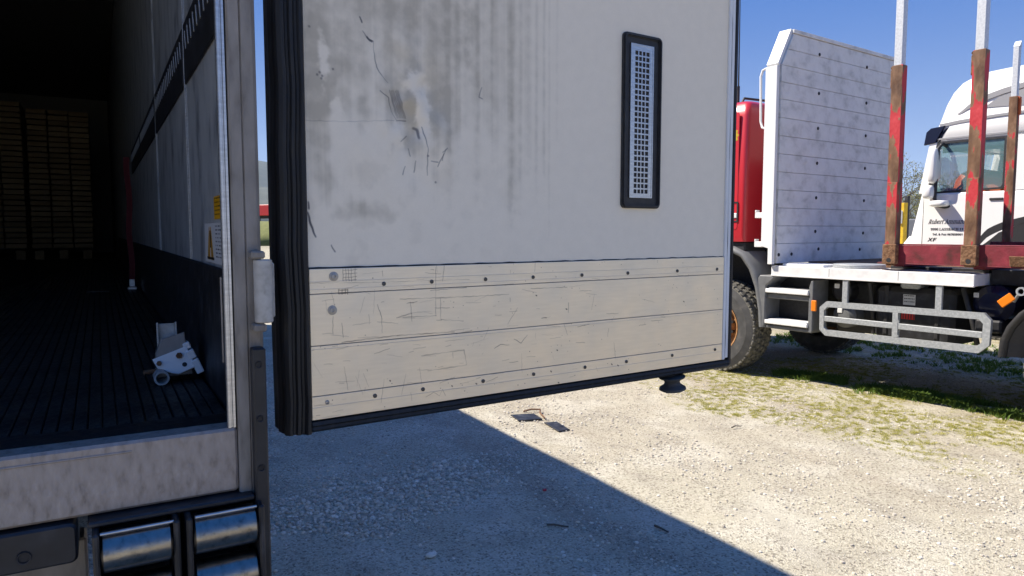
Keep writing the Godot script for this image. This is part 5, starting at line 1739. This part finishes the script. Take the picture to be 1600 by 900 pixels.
# ---------------------------------------------------------------- background
func make_background() -> void:
	# yellow post and grey box body between the trucks
	var d := func(px: float, dist: float) -> Vector3: return Vector3((px - 800.0) / 1120.0 * dist, 0, -dist)
	var yp := thing("yellow_post", "yellow steel post between the rusty stake and the white cab", "post", d.call(1409.0, 14.0), 20.0)
	var s := begin()
	bx(s, Vector3(-0.05, 0, -0.05), Vector3(0.05, 2.15, 0.05), 0.006)
	bx(s, Vector3(-0.16, 0, -0.16), Vector3(0.16, 0.03, 0.16), 0.004)
	part(yp, "post", s, M.yellow)
	s = begin()
	bx(s, Vector3(0.051, 0.3, -0.04), Vector3(0.11, 2.28, 0.04), 0.006)
	part(yp, "back_plate", s, M.dark_steel)
	s = begin()
	bx(s, Vector3(-0.11, 1.75, -0.03), Vector3(-0.051, 2.0, 0.03), 0.01)
	part(yp, "box", s, M.bare_white)
	var gc := thing("grey_container", "grey steel container standing behind the yellow post", "container", d.call(1440.0, 19.0), 30.0)
	s = begin()
	bx(s, Vector3(-0.55, 0.0, -3.0), Vector3(2.2, 1.92, 3.0), 0.03)
	var gb := part(gc, "body", s, mat(lin(.09, .10, .125), 0.6))
	for k in 12:
		s = begin()
		bx(s, Vector3(-0.59, 0.08, -2.85 + k * 0.5), Vector3(-0.545, 1.88, -2.62 + k * 0.5), 0.02)
		part(gb, "rib", s, mat(lin(.08, .09, .11), 0.6))
	_tree("bare_tree", d.call(1416.0, 36.0), 7.4, 3, "sparse spring tree with thin greenish twigs behind the yellow post")
	_tree("bare_tree", d.call(1450.0, 40.0), 6.8, 4, "sparse spring tree partly hidden by the white cab")
	_tree("bare_tree", d.call(1378.0, 44.0), 5.0, 5, "sparse spring tree behind the headboard of the red truck")
	# grassy bank with a far red lorry, seen through the gap at the hinge
	s = begin()
	var rings: Array = []
	for k in 30:
		var a := lerpf(-0.75, -0.1, k / 29.0)
		var ring: Array = []
		var q := 1.0 + 0.12 * sin(k * 1.7) + 0.06 * sin(k * 4.1)
		for e in [[82.0, -0.2], [86.0, 1.3 * q], [90.0, 2.5 * q], [99.0, 2.9], [120.0, 3.0], [125.0, -0.2]]:
			ring.append(Vector3(sin(a) * e[0], e[1], -cos(a) * e[0]))
		rings.append(ring)
	skin(s, rings, 1)
	var bank := part(self, "grass_bank", s, M.meadow)
	tag(bank, "", "", "", "structure")
	var rl := thing("distant_red_lorry", "far red lorry seen in the narrow gap beside the hinge", "lorry", d.call(415.0, 108.0) + Vector3(0, 2.95, 0), 60.0)
	s = begin()
	bx(s, Vector3(-1.2, 0.95, -4.0), Vector3(1.2, 2.55, 3.0), 0.05)
	part(rl, "body", s, mat(lin(.55, .03, .03), 0.4))
	s = begin()
	bx(s, Vector3(-1.2, 0.6, 3.1), Vector3(1.2, 2.4, 5.0), 0.15)
	part(rl, "cab", s, M.cab_white)
	s = begin()
	bx(s, Vector3(-0.5, 0.55, -3.9), Vector3(0.5, 0.949, 4.8))
	part(rl, "chassis", s, M.dark_steel)
	for z in [-2.8, 3.8]:
		for x in [-1.1, 1.1]:
			s = begin()
			cyl(s, Vector3(x - 0.15, 0.46, z), Vector3(x + 0.15, 0.46, z), 0.5, 16)
			part(rl, "wheel", s, M.tyre_side)
	# wooded hills
	for h in [[3000.0, 205.0, 101, 0.0], [5400.0, 600.0, 102, 0.0]]:
		s = begin()
		var n := FastNoiseLite.new()
		n.seed = h[2]
		n.frequency = 1.6
		n.fractal_octaves = 5
		rings = []
		for k in 121:
			var a := lerpf(-1.5, 1.5, k / 120.0)
			var top: float = h[1] * (1.0 + 0.45 * n.get_noise_1d(a * 1.0)) * lerpf(1.0, 0.5, smoothstep(-0.2, 0.35, a))
			var ring: Array = []
			for e in [[0.0, -5.0], [0.10, 0.35], [0.2, 0.75], [0.3, 1.0], [0.5, 0.9], [0.55, -0.01]]:
				var dd: float = h[0] * (1.0 + e[0])
				ring.append(Vector3(sin(a) * dd, top * e[1] if e[1] > 0 else -5.0, -cos(a) * dd))
			rings.append(ring)
		skin(s, rings, 1)
		var o := part(self, numbered("hills"), s, M.hill)
		tag(o, "", "", "", "structure")

func _tree(called: String, at: Vector3, h: float, sd: int, label: String) -> void:
	var t := thing(called, label, "tree", at, 0.0, "spring trees beyond the trucks")
	var r := RandomNumberGenerator.new()
	r.seed = sd
	var wood := begin()
	var leaf := begin()
	var stack: Array = [[Vector3(0, -0.05, 0), Vector3(0, 1, 0), h * 0.28, 0.10, 0]]
	while stack.size() > 0:
		var b: Array = stack.pop_back()
		var p: Vector3 = b[0]
		var dir: Vector3 = b[1]
		var pts: Array = [p]
		for k in 3:
			dir = (dir + Vector3(r.randfn(0, 0.12), r.randfn(0.04, 0.06), r.randfn(0, 0.12))).normalized()
			p += dir * b[2] / 3.0
			pts.append(p)
		tube(wood, pts, b[3], 6 if b[4] < 2 else 3, b[3] * 0.62)
		if b[4] < 5:
			var n := 3 if b[4] > 0 else 5
			for k in n:
				var q: Vector3 = pts[3] if k == 0 else pts[r.randi_range(1, 3)]
				var side := Vector3(r.randfn(), r.randfn(0.35, 0.4), r.randfn()).normalized()
				stack.append([q, (dir * 0.7 + side * 0.75).normalized(), b[2] * r.randf_range(0.58, 0.85), b[3] * 0.58, b[4] + 1])
		if b[4] >= 3:
			for k in 3:
				var q: Vector3 = pts[1].lerp(pts[3], r.randf()) + Vector3(r.randfn(), r.randfn(), r.randfn()) * 0.06
				var u := Vector3(r.randfn(), r.randfn(), r.randfn()).normalized() * 0.045
				var v := u.cross(Vector3(r.randfn(), r.randfn(), r.randfn())).normalized() * 0.03
				quad(leaf, q - u, q + v, q + u, q - v)
	part(t, "trunk", wood, M.bark)
	part(t, "crown", leaf, M.leaf)

# ---------------------------------------------------------------- scene
func _ready() -> void:
	# camera
	var cam := Camera3D.new()
	cam.name = "camera"
	cam.position = Vector3(0, 1.6, 0)
	cam.rotation_degrees.x = -4.53
	cam.fov = 43.79
	cam.near = 0.05
	cam.far = 12000.0
	add_child(cam)
	cam.current = true
	# sky
	var sky_mat := ProceduralSkyMaterial.new()
	sky_mat.sky_top_color = lin(0.013, 0.075, 0.268)
	sky_mat.sky_horizon_color = lin(0.31, 0.385, 0.48)
	sky_mat.sky_curve = 0.10
	sky_mat.ground_bottom_color = lin(0.30, 0.28, 0.25)
	sky_mat.ground_horizon_color = lin(0.32, 0.42, 0.55)
	sky_mat.sun_angle_max = 0.0
	var sky := Sky.new()
	sky.sky_material = sky_mat
	var env := Environment.new()
	env.background_mode = Environment.BG_SKY
	env.sky = sky
	env.tonemap_mode = Environment.TONE_MAPPER_LINEAR
	env.tonemap_exposure = 2.3
	env.sdfgi_enabled = true
	env.ssao_enabled = true
	env.ssil_enabled = true
	env.fog_enabled = true
	env.fog_density = 0.00003
	env.fog_light_color = lin(0.42, 0.58, 0.82)
	var we := WorldEnvironment.new()
	we.name = "world_environment"
	we.environment = env
	add_child(we)
	# sun: ahead to the left, about 49 degrees up
	var sun := DirectionalLight3D.new()
	sun.name = "sun"
	add_child(sun)
	sun.look_at_from_position(Vector3.ZERO, Vector3(0.851, -1.0, 0.226), Vector3.UP)
	sun.light_energy = 1.22
	sun.light_color = Color(1.0, 0.96, 0.90)
	sun.light_angular_distance = 0.5
	sun.shadow_enabled = true
	rng.seed = 1
	make_materials()
	make_ground()
	make_background()
	make_trailer()
	make_timber_truck()
	make_white_truck()
	make_load()
	make_litter()
